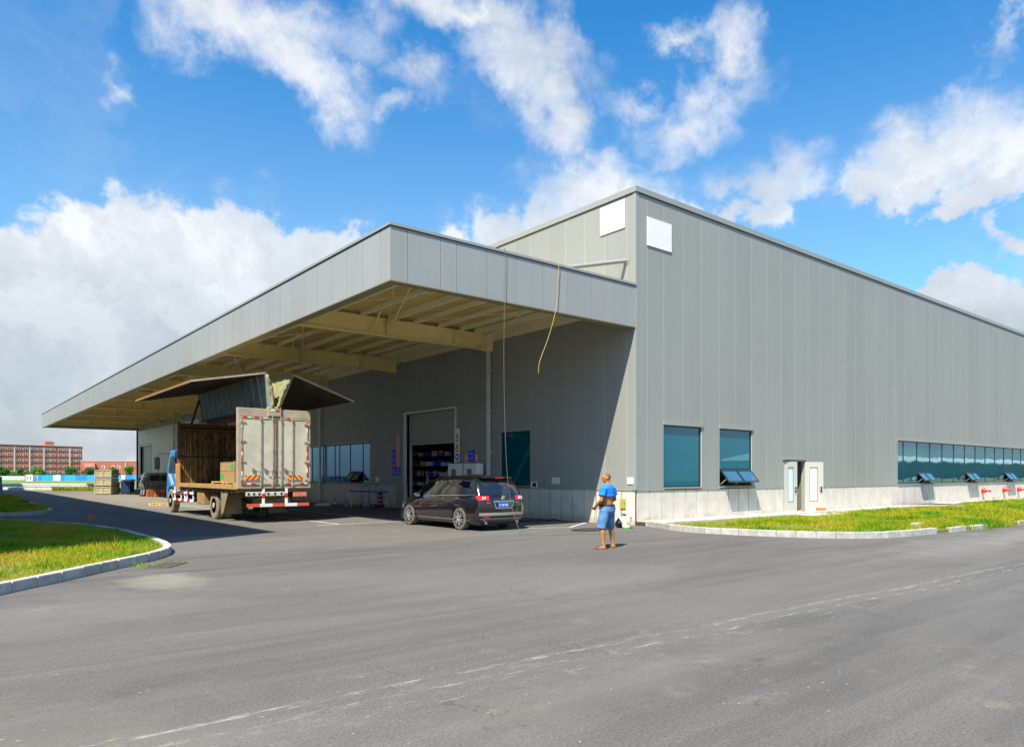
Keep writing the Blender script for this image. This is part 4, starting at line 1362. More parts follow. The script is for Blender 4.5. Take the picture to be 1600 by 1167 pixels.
    # spoiler with stop lamp
    sp = [[(a * .60, .40 - .10 * (1 - a * a) - y_, z_ + .02 * (1 - a * a)) for a in [x / 6 - 1 for x in range(13)]] for y_, z_ in ((-.16, 1.625), (.13, 1.605), (.15, 1.585), (.10, 1.565), (-.12, 1.56))]
    so = MB().grid(sp).build('spoiler', MB_PAINT, e, smooth='all')
    MB().cb((0, .145, 1.586), (.30, .02, .022)).build('stop_lamp', M['red_lens'], so, bevel=.004)
    for side in (-1, 1):
        patch('side_window', .95, 2.30, 4.22, 5.35, side, .005, M['glass_car'], e, 8, 5, trim=lambda a, b: (1.0 + .30 * b + (2.34 - 1.0 - .30 * b) * a, 4.20 + (.35 * (1 - a) if True else 0) * (1 - b) + (5.45 - 4.20) * b))
        patch('side_window', 2.44, 3.52, 4.20, 5.45, side, .005, M['glass_car'], e, 8, 5)
        patch('side_window', 3.64, 5.7, 4.20, 5.40, side, .005, M['glass_car'], e, 10, 5, trim=lambda a, b: (3.62 + (4.95 - 3.62 + 1.05 * (1 - b)) * a, 4.20 + 1.25 * b * (1 - .12 * a)))
        patch('chrome_strip', 1.1, 6.0, 4.06, 4.13, side, .006, M['chrome'], e, 24, 1)
        # door shuts
        for sc in (2.39, 3.58, 5.25):
            patch('door_seam', sc - .008, sc + .008, .7, 4.05, side, .002, M['dark'], e, 1, 10)
        for sc in (2.55, 3.42):
            h = S(sc, 3.55, side)
            MB().tube([h + Vector((side * .01, -.09, 0)), h + Vector((side * .035, -.06, .005)), h + Vector((side * .035, .06, .005)), h + Vector((side * .01, .09, 0))], .012, 8).build('door_handle', M['chrome'], e, smooth=True)
        patch('side_moulding', 1.55, 5.9, .55, .72, side, .008, M['sill_silver'], e, 20, 1)
        # mirrors
        mc = Vector((side * 1.0, 3.28, 1.03))
        mm = MB(); ell(mm, mc, (.12, .075, .085), 14); mo = mm.build('mirror', MB_PAINT, e, smooth='all')
        MB().tube([mc, (side * .84, 3.32, .97)], .025, 8).build('mirror_arm', MB_PAINT, mo)
        MB().add([mc + Vector((.09 * math.cos(a) , -.072, .06 * math.sin(a))) for a in [2 * math.pi * k / 16 for k in range(16)]], [tuple(range(16))]).build('mirror_glass', M['chrome'], mo)
        # tail lamp: wraps the corner
        patch('tail_lamp', 0, .9, 3.05, 3.95, side, .010, M['red_lens'], e, 6, 5, trim=lambda a, b: (a * (.55 + .45 * b), 2.95 + .25 * (1 - b) * a + b * (1.0 - .1 * a)))
        tl = rearp('tail_lamp', 2.95, 3.95, side * .60, side * 1.0, .010, M['red_lens'])
        p = S(0, 3.45, 1)
        MB().cb((side * .69, p.y - .072, p.z), (.13, .012, .085)).build('clear_lens', M['lens'], tl, bevel=.01)
        MB().cb((side * .69, p.y - .080, p.z), (.014, .006, .088)).build('lens_divider', M['dark'], tl)
        p = S(0, 1.05, 1)
        rearp('bumper_reflector', .98, 1.16, side * .60, side * .84, .012, M['red_lens'])
        MB().tube([(side * .60, .30, .255), (side * .60, .02, .25)], .045, 14).build('exhaust_tip', M['chrome'], e, smooth=True)
        patch('headlamp', 8.1, 9.2, 3.2, 4.5, side, .006, M['lens'], e, 6, 4)
    rearp('bumper_step', 1.25, 1.55, -1, 1, .014, M['sill_silver'], n=12)
    rearp('bumper_step', .62, .92, -.98, .98, .016, M['sill_grey'], n=12)
    # number plate recess with silver trapezoid surround
    p = S(0, 2.35, 1); yb = p.y - .105
    gar = MB()
    o1 = [(-.40, .905), (.40, .905), (.31, .67), (-.31, .67)]; i1 = [(-.36, .865), (.36, .865), (.285, .695), (-.285, .695)]
    for k in range(4):
        a, b = o1[k], o1[(k + 1) % 4]; c, d = i1[(k + 1) % 4], i1[k]
        vs = [(a[0], yb - .02, a[1]), (b[0], yb - .02, b[1]), (c[0], yb - .02, c[1]), (d[0], yb - .02, d[1])]
        vs += [(x, yb + .04, z_) for x, y_, z_ in vs]
        gar.add(vs, [(0, 1, 2, 3), (7, 6, 5, 4), (0, 4, 5, 1), (1, 5, 6, 2), (2, 6, 7, 3), (3, 7, 4, 0)])
    gar.build('plate_surround', M['chrome'], e)
    pl = MB().cb((0, yb - .012, .775), (.44, .012, .14)).build('number_plate', M['plate_blue'], e, bevel=.004)
    for k, x in enumerate((-.165, -.105, -.03, .03, .09, .15)):
        g = MB()
        if k == 0: g.cb((x, yb - .0195, .775), (.035, .002, .01)).cb((x, yb - .0195, .80), (.035, .002, .01)).cb((x, yb - .0195, .775), (.01, .002, .07))
        else: g.cb((x, yb - .0195, .775), (.010 if k % 2 else .03, .002, .072)).cb((x, yb - .0196, .80 if k % 2 else .745), (.034, .002, .012))
        g.build('plate_character', M['white'], pl, fix=False)
    MB().lathe([(.062, -.012), (.058, -.02), (.03, -.022), (.001, -.02)], (0, S(0, 3.2, 1).y - .09, 1.0), 22, 'y').build('badge', M['chrome'], e, smooth=True)
    MB().cb((-.55, S(0, 2.6, 1).y - .082, .85), (.13, .006, .02)).cb((.56, S(0, 2.6, 1).y - .082, .85), (.11, .006, .02)).build('badge_lettering', M['chrome'], e)
    MB().tube([(-.42, .2, 1.27), (.05, .10, 1.10)], .008, 6).build('rear_wiper', M['dark'], e)
    patch('windscreen', 5.05, 6.9, 5.5, 7.0, 1, .005, M['glass_car'], e, 8, 6); patch('windscreen', 5.05, 6.9, 5.5, 7.0, -1, .005, M['glass_car'], e, 8, 6)


M['glass_car'] = mat('privacy glass', (.010, .012, .012), .04, spec=.9, coat=1.0)
M['chrome_dull'] = mat('alloy rim', (.60, .59, .57), .35, .8, var=.2, vscale=9)
M['tyre_car'] = mat('dusty car tyre', (.15, .135, .11), .9, col2=(.07, .065, .055), vscale=7)
M['sill_silver'] = mat('dusty silver moulding', (.38, .35, .30), .4, .3)
M['sill_grey'] = mat('grey bumper skid', (.20, .195, .19), .5)
M['lens'] = mat('clear lens', (.75, .75, .75), .1, coat=.6)
M['plate_blue'] = mat('blue number plate', (.02, .10, .55), .4)
build_mpv()

# ------------------------------------------------------------------ wing-sided box truck
M['box_skin'] = mat('dirty white box panel', (.66, .62, .51), .5, col2=(.46, .42, .32), vscale=1.6)
M['box_frame'] = mat('dirty box frame', (.48, .42, .31), .55, col2=(.33, .27, .18), vscale=2.5)
M['mud'] = mat('muddy steel', (.30, .235, .13), .85, col2=(.20, .155, .085), vscale=3)
M['rust'] = mat('rusty steel', (.24, .12, .05), .8, col2=(.10, .055, .03), vscale=5)
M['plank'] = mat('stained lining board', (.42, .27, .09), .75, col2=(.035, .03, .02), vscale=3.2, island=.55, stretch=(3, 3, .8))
M['teal_sheet'] = mat('teal roof sheet', (.20, .33, .32), .5, var=.3, vscale=2)
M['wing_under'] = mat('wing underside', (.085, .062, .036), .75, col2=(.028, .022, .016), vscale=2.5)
M['tarp'] = mat('olive tarpaulin', (.26, .25, .12), .8, var=.35, vscale=7, bump=.6, bscale=9)
M['cab_blue'] = mat('cab blue', (.05, .26, .62), .35, coat=.5, var=.2, vscale=2)
M['cab_pale'] = mat('cab pale blue', (.42, .58, .72), .4, coat=.4)
M['wheel_mud'] = mat('muddy rim', (.48, .40, .27), .7, var=.3, vscale=6)
M['tyre_mud'] = mat('muddy truck tyre', (.30, .25, .17), .95, col2=(.14, .12, .085), vscale=5, bump=.4)
T = empty('box_truck', 'dirty wing sided box truck with both side wings raised under the canopy', 'truck', (-8.73, 9.0, 0))


def striped(name, parent, a, b, w_, h_, n, m1, m2, up=(0, 0, 1)):
    """bar painted in alternating bands"""
    a, b = Vector(a), Vector(b); mb = MB()
    for k in range(n): mb.bar(a.lerp(b, k / n), a.lerp(b, (k + 1) / n), w_, h_, k % 2, up)
    return mb.build(name, [m1, m2], parent, fix=False)


# chassis
for x in (-.42, .42): MB().box(x - .04, x + .04, .35, 10.2, .82, 1.06).build('chassis_rail', M['mud'], T)
for y in (.6, 2.2, 4.2, 6.2, 8.0): MB().box(-.38, .38, y, y + .08, .86, 1.02).build('cross_member', M['mud'], T)
mb = MB()
for k in range(14): mb.box(-1.24, 1.24, .3 + k * .53, .37 + k * .53, 1.06, 1.20)
mb.build('bearers', M['mud'], T, fix=False)['kind'] = 'stuff'
MB().box(-1.28, 1.28, .05, 7.66, 1.20, 1.30).build('load_floor', M['wood'], T)
for x in (-1.30, 1.27):
    MB().box(x - .01, x + .04, .05, 7.66, 1.17, 1.34).build('side_rail', M['wood_mud'] if 'wood_mud' in M else mat('orange muddy rail', (.42, .25, .09), .8, var=.3, vscale=3), T, bevel=.01)
MB().tube([(-.6, 3.3, .52), (.6, 3.3, .52)], .09, 12).lathe([(.05, -.2), (.2, -.12), (.24, 0), (.2, .12), (.05, .2)], (0, 3.3, .52), 16, 'y').build('axle', M['mud'], T)
MB().tube([(-.8, 9.5, .50), (.8, 9.5, .50)], .06, 10).build('axle', M['mud'], T)
for x, o_ in ((-.97, -1), (-.66, -1), (.66, 1), (.97, 1)): wheel(T, x, 3.3, .52, .27, o_, M['wheel_mud'], M['tyre_mud'], rr=.55, deep=True)
for x in (-1.0, 1.0): wheel(T, x, 9.5, .52, .28, 1 if x > 0 else -1, M['wheel_mud'], M['tyre_mud'], rr=.56, deep=True)
for s in (-1, 1):
    MB().prism([(1.20, 1.17), (2.02, 1.17), (1.98, .30), (1.84, .30)], s * 1.20 - .01, s * 1.20 + .01, 'yz').build('mudguard', M['mud'], T)
    MB().box(min(s * .5, s * 1.24), max(s * .5, s * 1.24), 1.99, 2.01, .24, 1.10).build('mud_flap', M['mud'], T)
    MB().box(min(s * .5, s * 1.24), max(s * .5, s * 1.24), 2.6, 4.1, 1.10, 1.13).build('mudguard', M['mud'], T)
    for z in (.62, .93): striped('guard_rail', T, (s * 1.2, 5.7, z), (s * 1.2, 8.75, z), .03, .10, 7, M['white_mud'] if 'white_mud' in M else M['white'], M['red_mud'] if 'red_mud' in M else M['red'])
    for y in (5.8, 6.7, 7.6, 8.6): MB().bar((s * 1.17, y, .55), (s * 1.17, y + .0, 1.16), .04, .06, up=(0, 1, 0)).build('guard_post', M['white'], T)
    MB().bar((s * 1.17, 6.9, .6), (s * 1.17, 7.4, 1.1), .03, .05, up=(0, 1, 0)).build('guard_post', M['white'], T)
MB().box(-1.18, -.62, 4.35, 5.25, .52, 1.08).build('tool_box', mat('orange brown tool box', (.38, .24, .09), .7, var=.3), T, bevel=.03)
MB().lathe([(.001, 4.4), (.28, 4.42), (.28, 5.9), (.001, 5.92)], (.9, 0, .78), 22, 'y').build('fuel_tank', M['mud'], T, smooth=True)
# rear frame and doors
mb = MB().box(-1.30, -1.20, -.02, .14, 1.20, 3.98).box(1.20, 1.30, -.02, .14, 1.20, 3.98).box(-1.20, 1.20, -.02, .14, 3.70, 3.98).box(-1.20, 1.20, -.02, .14, 1.20, 1.32)
mb.build('rear_frame', M['box_frame'], T, bevel=.01)
MB().box(-.27, .20, -.08, .10, 3.72, 4.06).build('hinge_housing', M['box_frame'], T, bevel=.02)
MB().cb((-.10, -.085, 3.93), (.15, .008, .055), 0).cb((.05, -.085, 3.93), (.15, .008, .055), 1).build('reflector_tape', [M['white'], M['red']], T, fix=False)
for x0, x1 in ((-1.195, .02), (.035, 1.195)):
    mb = MB().box(x0, x1, -.03, .01, 1.335, 3.69)
    dl = mb.build('rear_door', M['box_skin'], T, bevel=.006)
    # pressed edge frame
    MB().box(x0, x1, -.045, -.031, 1.335, 1.40).box(x0, x1, -.045, -.031, 3.63, 3.69).box(x0, x0 + .05, -.045, -.031, 1.40, 3.63).box(x1 - .05, x1, -.045, -.031, 1.40, 3.63).build('door_edge', M['box_frame'], dl, fix=False)
MB().box(.0, .055, -.06, -.046, 1.36, 3.67).build('door_seal', M['rust'], T)
for x in (-.53, -.11, .19, .60):
    r_ = MB().tube([(x, -.075, 1.25), (x, -.075, 3.74)], .017, 8).build('lock_rod', mat('lock rod', (.45, .41, .33), .4, .3) if x == -.53 else bpy.data.materials['lock rod'], T, smooth=True)
    MB().box(x - .035, x + .035, -.09, -.046, 1.30, 1.36).box(x - .035, x + .035, -.09, -.046, 3.60, 3.66).box(x - .03, x + .03, -.085, -.046, 2.52, 2.56).box(x - .03, x + .03, -.085, -.046, 2.08, 2.11).build('rod_bracket', M['box_frame'], r_)
    s = 1 if x in (-.53, .19) else 1
    MB().tube([(x, -.09, 1.80), (x - .10, -.12, 1.79), (x - .26, -.11, 1.84)], .014, 6).box(x - .30, x - .20, -.075, -.046, 1.80, 1.90).tube([(x - .02, -.09, 1.78), (x + .05, -.12, 1.72)], .012, 6).build('handle', M['mud'], r_)
for z in (1.50, 2.15, 2.85, 3.50):
    for s in (-1, 1):
        MB().box(min(s * 1.04, s * 1.23), max(s * 1.04, s * 1.23), -.062, -.046, z - .02, z + .02).tube([(s * 1.21, -.07, z - .05), (s * 1.21, -.07, z + .05)], .018, 8).build('hinge', M['box_frame'], T)
# reflective tape on the doors
tp = MB()
def tape(x0, x1, z0, z1, mi): tp.box(x0, x1, -.052, -.0455, z0, z1, mi)
for (x0, x1, mi) in ((-1.14, -.98, 1), (-.97, -.84, 0), (-.74, -.58, 1), (-.43, -.28, 0), (.42, .56, 1)): tape(x0, x1, 3.635, 3.685, mi)
for (x0, x1, mi) in ((-1.16, -1.0, 1), (-.99, -.86, 0), (-.85, -.70, 1), (.40, .56, 1), (.57, .70, 0), (.90, 1.05, 1), (1.06, 1.15, 0)): tape(x0, x1, 1.345, 1.395, mi)
for (z0, z1, mi) in ((3.3, 3.45, 0), (2.48, 2.62, 1), (2.35, 2.47, 0), (2.12, 2.30, 1), (1.82, 2.0, 1), (1.66, 1.80, 0)): tape(-1.185, -1.135, z0, z1, mi)
for (z0, z1, mi) in ((3.38, 3.58, 1), (3.18, 3.36, 0), (2.52, 2.70, 1), (2.20, 2.36, 1), (1.95, 2.10, 1), (1.76, 1.92, 0), (1.58, 1.74, 1)): tape(1.135, 1.185, z0, z1, mi)
tp.build('reflector_tape', [M['tape_w'] if 'tape_w' in M else mat('white tape', (.72, .69, .50), .5), M['red']], T, fix=False)
for x0, x1, sg in ((-1.06, -.50, 1), (.42, .96, -1)):
    hb = MB().box(x0, x1, -.060, -.0525, 1.50, 1.66).build('hazard_board', M['yellow'], T, fix=False)
    n = 4; wd = (x1 - x0) / 4.6
    for k in range(-1, n + 1):
        a = x0 + k * wd * 1.5; sh = .16 * sg
        poly = [(a, 1.50), (a + wd * .75, 1.50), (a + wd * .75 + sh, 1.66), (a + sh, 1.66)]
        # clip to the board
        def clip(P_, lim, keep):
            o_ = []
            for i_ in range(len(P_)):
                p_, q_ = P_[i_], P_[(i_ + 1) % len(P_)]
                ip, iq = keep(p_[0], lim), keep(q_[0], lim)
                if ip: o_.append(p_)
                if ip != iq:
                    t_ = (lim - p_[0]) / (q_[0] - p_[0]); o_.append((lim, p_[1] + (q_[1] - p_[1]) * t_))
            return o_
        poly = clip(poly, x0, lambda p_, l_: p_ >= l_)
        if len(poly) > 2: poly = clip(poly, x1, lambda p_, l_: p_ <= l_)
        if len(poly) > 2: MB().prism(poly, -.063, -.0605, 'xz').build('hazard_stripe', M['red'], hb)
# underrun bumper, posts, lamps
striped('bumper', T, (-1.0, -.05, .62), (1.22, -.05, .62), .05, .11, 5, mat('faded red', (.62, .10, .05), .6), M['white'])
for x in (-.42, .40): striped('bumper_post', T, (x, -.02, .68), (x, -.02, 1.2), .08, .06, 3, M['white'], M['red'], up=(0, 1, 0))
for x0, x1 in ((-1.02, -.47), (-.36, .34)):
    mb = MB().box(x0, x1, -.03, .03, .94, 1.08); lb = mb.build('lamp_bar', M['galv'], T, bevel=.01)
    for k in range(3):
        xc = x0 + (x1 - x0) * (k + .5) / 3
        MB().lathe([(.045, -.005), (.045, -.034), (.001, -.034)], (xc, 0, 1.01), 14, 'y').build('lamp', M['dark'], lb)
MB().box(.66, 1.14, -.06, .03, .90, 1.05).build('tail_lamp', mat('dusty lamp', (.75, .22, .12), .4, var=.3, vscale=8), T, bevel=.015)
MB().box(-.4, .9, .9, 1.2, .62, .85).build('spare_wheel_carrier', M['mud'], T)
MB().tube([(-1.1, .1, 1.0), (-.8, .2, .86), (-.4, .1, .92), (-.1, .1, .84), (.4, .1, .93)], .012, 6).build('wiring', M['dark'], T)
# bulkhead and right side lining of separate boards
bx = -1.24
fb = MB().box(-1.26, 1.26, 7.62, 7.66, 1.30, 3.86).build('bulkhead', M['dark'], T)
while bx < 1.20:
    wdt = random.choice((.09, .105, .12, .10))
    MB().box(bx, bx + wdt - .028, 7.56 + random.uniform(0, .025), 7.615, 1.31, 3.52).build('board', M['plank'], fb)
    bx += wdt
MB().box(-1.26, 1.26, 7.50, 7.60, 3.54, 3.64).build('top_rail', M['rust'], fb); MB().box(-1.26, 1.26, 7.53, 7.565, 2.40, 2.46).build('mid_rail', M['wing_under'], fb)
sb = MB().box(1.24, 1.27, .14, 7.6, 1.30, 3.62).build('side_lining', M['dark'], T)
yy = .2
while yy < 7.45:
    wdt = random.choice((.14, .17, .2))
    MB().box(1.20 - random.uniform(0, .02), 1.235, yy, yy + wdt - .04, 1.31, 3.50).build('board', M['plank'], sb)
    yy += wdt
for x in (-1.30, 1.22): MB().box(x, x + .08, 7.56, 7.70, 1.20, 3.92).build('front_post', M['rust'], T, bevel=.01)
MB().box(-1.22, 1.22, 7.58, 7.70, 3.70, 3.86).build('front_header', M['rust'], T)
MB().box(-.11, .11, .10, 7.7, 3.80, 3.97).build('centre_beam', M['rust'], T)
MB().box(-1.33, -1.25, 7.35, 7.9, 1.05, 2.15).build('corner_guard', mat('rusty orange guard', (.45, .23, .08), .7, var=.3, vscale=4), T, bevel=.02)
# wings: roof half plus side panel, swung up about the centre beam
L0, L1 = .02, 8.1
for s, top, out in ((-1, Vector((-.34, 0, 5.24)), Vector((-2.82, 0, 4.76))), (1, Vector((.66, 0, 5.26)), Vector((3.05, 0, 4.45)))):
    base = Vector((s * .11, 0, 3.96))
    d = (top - base); n = Vector((-d.z, 0, d.x)).normalized() * (-s)     # towards the centre
    wg = empty('wing', None, None, parent=T)
    def slab(a, b, th, y0, y1, name, m_, par, off=0.0):
        dd = (b - a).normalized(); nn = Vector((-dd.z, 0, dd.x))
        q = [a + nn * off, b + nn * off, b + nn * (off + th), a + nn * (off + th)]
        return MB().prism([(p.x, p.z) for p in q], y0, y1, 'xz').build(name, m_, par)
    t_ = .03 if s < 0 else -.03
    slab(base, top, t_, L0, L1, 'roof_half', M['box_frame'], wg)
    sgn = 1 if s < 0 else -1
    inn = .012 * sgn
    # inner face of the roof half: teal sheet panels between ribs
    k = L0 + .06
    dd = d.normalized()
    while k < L1 - .5:
        slab(base + dd * .10, top - dd * .12, inn, k, k + .58, 'roof_panel', M['teal_sheet'], wg, .032 * sgn)
        slab(base + dd * .02, top - dd * .02,   .06 * sgn, k + .60, k + .64, 'rib', M['box_frame'], wg, .032 * sgn)
        k += .66
    slab(base, base + dd * .09, .08 * sgn, L0, L1, 'rail', M['dark'], wg, .034 * sgn)
    e_ = (out - top).normalized()
    slab(top, out, .03 * sgn, L0, L1, 'side_panel', M['box_frame'], wg)
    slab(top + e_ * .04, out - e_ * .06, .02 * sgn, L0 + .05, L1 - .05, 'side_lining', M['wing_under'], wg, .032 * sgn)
    k = L0 + .3
    while k < L1 - .1:
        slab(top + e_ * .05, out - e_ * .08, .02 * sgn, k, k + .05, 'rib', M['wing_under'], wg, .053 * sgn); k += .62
    slab(out - e_ * .07, out + e_ * .01, .07 * sgn, L0 - .02, L1, 'edge_rail', mat('orange edge rail', (.46, .27, .12), .6, var=.2) if s < 0 else M['box_frame'], wg, -.02 * sgn)
    slab(top - e_ * .03, out, .06 * sgn, L0 - .05, L0 - .002, 'end_frame', M['box_frame'], wg, -.02 * sgn)
    slab(base, top, .06 * sgn, L0 - .05, L0 - .002, 'end_frame', M['box_frame'], wg, -.02 * sgn)
    MB().tube([(s * 1.1, 7.75, 2.6), (s * .35 if s < 0 else .5, 7.95, 4.9)], .045, 8).tube([(s * 1.1, 7.75, 1.4), (s * 1.1, 7.75, 2.6)], .06, 8).build('lift_ram', M['dark'], wg)
# folded tarpaulin in the V between the raised roof halves
rows = []
for i in range(34):
    y = .0 + i * .245; row_ = []
    for k in range(15):
        a = k / 14; side = (a - .5) * 2
        if side < 0: p = Vector((-.11, 0, 3.98)).lerp(Vector((-.34, 0, 5.2)), -side)
        else: p = Vector((.11, 0, 3.98)).lerp(Vector((.66, 0, 5.22)), side)
        sag = .16 * (1 - abs(side)) if True else 0
        row_.append((p.x * (1 - .18 * abs(math.sin(i * 1.7 + k))) * .93, y + .03 * math.sin(k * 2.2 + i), p.z + sag + .03 * math.sin(i * 2.1 + k * 1.3)))
    rows.append(row_)
tpv = MB().grid(rows).build('tarpaulin', M['tarp'], T, smooth='all', solid=.012)
for s in (-1, 1):
    pts = []
    for k in range(12):
        a = k / 11
        p = Vector((s * .10, -.04, 4.02)).lerp(Vector((-.30 if s < 0 else .60, -.04, 5.16)), a)
        pts.append(p + Vector((-s * .07 * math.sin(a * 3.1) + .015 * math.sin(k * 3), .03 * math.sin(k * 2.5), 0)))
    MB().tube(pts, [.06 + .022 * math.sin(k * 2.3) for k in range(12)], 9).build('tarpaulin_roll', M['tarp'], tpv, smooth='all')
# cab
cabp = [(8.02, .78), (8.02, 2.62), (8.35, 2.78), (9.65, 2.74), (10.12, 2.02), (10.30, 1.45), (10.32, .62), (10.10, .60), (10.05, .95), (9.86, 1.10), (9.15, 1.10), (8.94, .95), (8.90, .78)]
cb = MB().prism(cabp, -1.12, 1.12, 'yz').build('cab', M['cab_blue'], T, bevel=.05)
MB().prism([(8.05, 2.63), (8.1, 3.2), (8.4, 3.18), (9.3, 2.78), (8.35, 2.79)], -.95, .95, 'yz').build('wind_deflector', mat('wrapped blue deflector', (.16, .42, .72), .5, var=.3, vscale=3, bump=.5, bscale=8), cb, bevel=.04)
for s in (-1, 1):
    MB().prism([(8.55, 1.72), (8.60, 2.52), (9.52, 2.48), (9.92, 1.78)], s * 1.125 - .004, s * 1.125 + .004, 'yz').build('side_window', M['glass_car'], cb)
    MB().prism([(8.04, 1.05), (8.5, 1.72), (8.9, 1.72), (8.3, .82), (8.04, .82)], s * 1.123 - .004, s * 1.123 + .004, 'yz').build('stripe', M['cab_pale'], cb)
    MB().prism([(9.0, 1.25), (9.5, 1.70), (10.0, 1.72), (9.4, 1.2)], s * 1.123 - .004, s * 1.123 + .004, 'yz').build('stripe', M['cab_pale'], cb)
    mr = MB().box(s * 1.56 - .11, s * 1.56 + .11, 9.98, 10.10, 1.92, 2.46).build('mirror', M['dark'], cb, bevel=.03)
    MB().tube([(s * 1.1, 9.85, 2.6), (s * 1.5, 10.04, 2.64), (s * 1.56, 10.04, 2.44)], .018, 7).tube([(s * 1.1, 10.0, 1.72), (s * 1.45, 10.04, 1.7), (s * 1.56, 10.04, 1.95)], .018, 7).build('mirror_arm', M['dark'], mr)
    MB().box(min(s * .9, s * 1.13), max(s * .9, s * 1.13), 8.95, 9.10, .55, .95).build('step', M['dark'], cb)
MB().quad((-1.0, 9.70, 2.66), (1.0, 9.70, 2.66), (1.0, 10.145, 2.02), (-1.0, 10.145, 2.02)).build('windscreen', M['glass_car'], cb)

# load on the truck


def pallet(name, loc, rz, sx, sy, m_, label, n=6, h=.13, group=None):
    e = empty(name, label, 'pallet', loc, rz, group)
    for k in range(n):
        x = -sx / 2 + (sx - .09) * k / (n - 1)
        MB().box(x, x + .09, -sy / 2, sy / 2, h - .02, h).build('slat', m_, e, fix=False)
    for y in (-sy / 2, -.045, sy / 2 - .09):
        MB().box(-sx / 2, sx / 2, y, y + .09, h - .042, h - .021).build('stringer', m_, e, fix=False)
        for x in (-sx / 2, -.05, sx / 2 - .1):
            MB().box(x, x + .1, y, y + .09, .02, h - .043).build('block', m_, e, fix=False)
        MB().box(-sx / 2, sx / 2, y, y + .09, .0, .019).build('runner', m_, e, fix=False)
    return e


pallet('pallet', (-9.40, 10.9, 1.302), R(90), 2.6, 1.1, M['wood'], 'pale wooden pallet lying on the truck load floor under brown cartons', 9)
for i, (z, gx) in enumerate(((1.44, .55), (1.80, -.55))):
    e = MB().cb((0, 0, .175), (.95, 1.55, .35)).build('carton', M['card'], None, bevel=.008)
    e.location = (-9.42, 10.55, z)
    tag(e, ('lower brown carton with a green patch on the pallet in the truck', 'upper brown carton with a green patch, topmost in the truck')[i], 'carton')
    MB().cb((-.479, gx, .17), (.004, .34, .17)).build('green_patch', M['green'], e, fix=False)
    MB().cb((0, 0, .352), (.96, .06, .002)).build('packing_tape', mat('packing tape', (.50, .38, .2), .3) if i == 0 else bpy.data.materials['packing tape'], e, fix=False)

pallet('pallet', (-8.2, 26.75, 0), R(-40), 1.2, 1.0, mat('yellow timber', (.70, .46, .12), .75, var=.2), 'yellow wooden pallet on the ground ahead of the truck', 7)
for k in range(4):
    pallet('pallet', (-4.95, 42.7, .14 * k), R(-35 + 3 * k), 1.3, 1.0, M['orange_wood'],
           ['orange wooden pallet at the bottom of the pile by the bending worker', 'second orange pallet from the bottom of the pile by the worker', 'third orange pallet from the bottom of the pile by the worker', 'topmost orange pallet of the pile by the bending worker'][k], 7, group='orange pallets piled by the minivan')
pallet('pallet', (-3.6, 41.7, 0), R(-25), 1.2, 1.0, M['orange_wood'], 'single orange pallet lying right of the pallet pile', 7)

# ------------------------------------------------------------------ things under the canopy


def crate(loc, rz, label):
    e = empty('crate', label, 'crate', loc, rz, 'wooden crates stacked on the yard')
    sx, sy, h = 1.40, 1.05, .60
    for i in range(4):
        z0 = .07 + i * h / 4
        for s in (-1, 1):
            MB().box(-sx / 2, sx / 2, s * sy / 2 - .01, s * sy / 2 + .01, z0 + .004, z0 + h / 4 - .004).build('plank', M['crate'], e, fix=False)
            MB().box(s * sx / 2 - .01, s * sx / 2 + .01, -sy / 2 + .012, sy / 2 - .012, z0 + .004, z0 + h / 4 - .004).build('plank', M['crate'], e, fix=False)
    MB().box(-sx / 2 + .01, sx / 2 - .01, -sy / 2 + .01, sy / 2 - .01, h + .05, h + .065).build('lid', M['crate'], e, fix=False)
    for s in (-1, 1):
        y = s * (sy / 2 + .025)
        for x in (-sx / 2 + .05, 0, sx / 2 - .05): MB().box(x - .05, x + .05, y - .015, y + .015, .07, h + .07).build('batten', M['crate'], e, fix=False)
        for a, b in ((-sx / 2 + .1, -.05), (.05, sx / 2 - .1)):
            MB().box(a, b, y - .015, y + .015, h - .01, h + .07).build('batten', M['crate'], e, fix=False)
            MB().box(a, b, y - .015, y + .015, .07, .13).build('batten', M['crate'], e, fix=False)
        for yy in (-sy / 2 + .06, sy / 2 - .06): MB().box(s * (sx / 2 + .012), s * (sx / 2 + .03), yy - .04, yy + .04, .07, h + .07).build('batten', M['crate'], e, fix=False) if s > 0 else MB().box(-(sx / 2 + .03), -(sx / 2 + .012), yy - .04, yy + .04, .07, h + .07).build('batten', M['crate'], e, fix=False)
    for x in (-.6, 0, .6): MB().box(x - .05, x + .05, -sy / 2, sy / 2, 0, .07).build('skid', M['crate'], e, fix=False)
    return e


for k in range(3):
    crate((-6.82 + .02 * k, 51.95, .69 * k), -YAW, ['bottom one of the three stacked olive timber crates', 'middle one of the three stacked olive timber crates', 'topmost of the three stacked olive timber crates'][k])

M['bin_blue'] = mat('dark blue plastic', (.015, .04, .12), .45, var=.2)
b = empty('wheeled_bin', 'large dark blue wheeled refuse container between crates and minivan', 'bin', (-5.35, 51.2, 0), -YAW)
MB().prism([(-.36, .18), (.36, .18), (.42, 1.12), (-.42, 1.12)], -.35, .35, 'xz').build('body', M['bin_blue'], b, bevel=.02)
MB().prism([(-.46, 1.13), (.46, 1.13), (.42, 1.26), (-.42, 1.26)], -.40, .40, 'xz').build('lid', mat('grey blue lid', (.30, .36, .42), .5), b, bevel=.03)
for x in (-.24, 0, .24): MB().box(x - .025, x + .025, -.385, -.36, .25, 1.05).build('rib', M['bin_blue'], b)
for x in (-.28, .28): MB().lathe([(.001, -.03), (.09, -.03), (.09, .03), (.001, .03)], (x, -.28, .09), 14, 'x').build('wheel', M['black'], b)
b = empty('bin', 'narrow grey upright bin left of the dark blue refuse container', 'bin', (-6.05, 52.1, 0), -YAW)
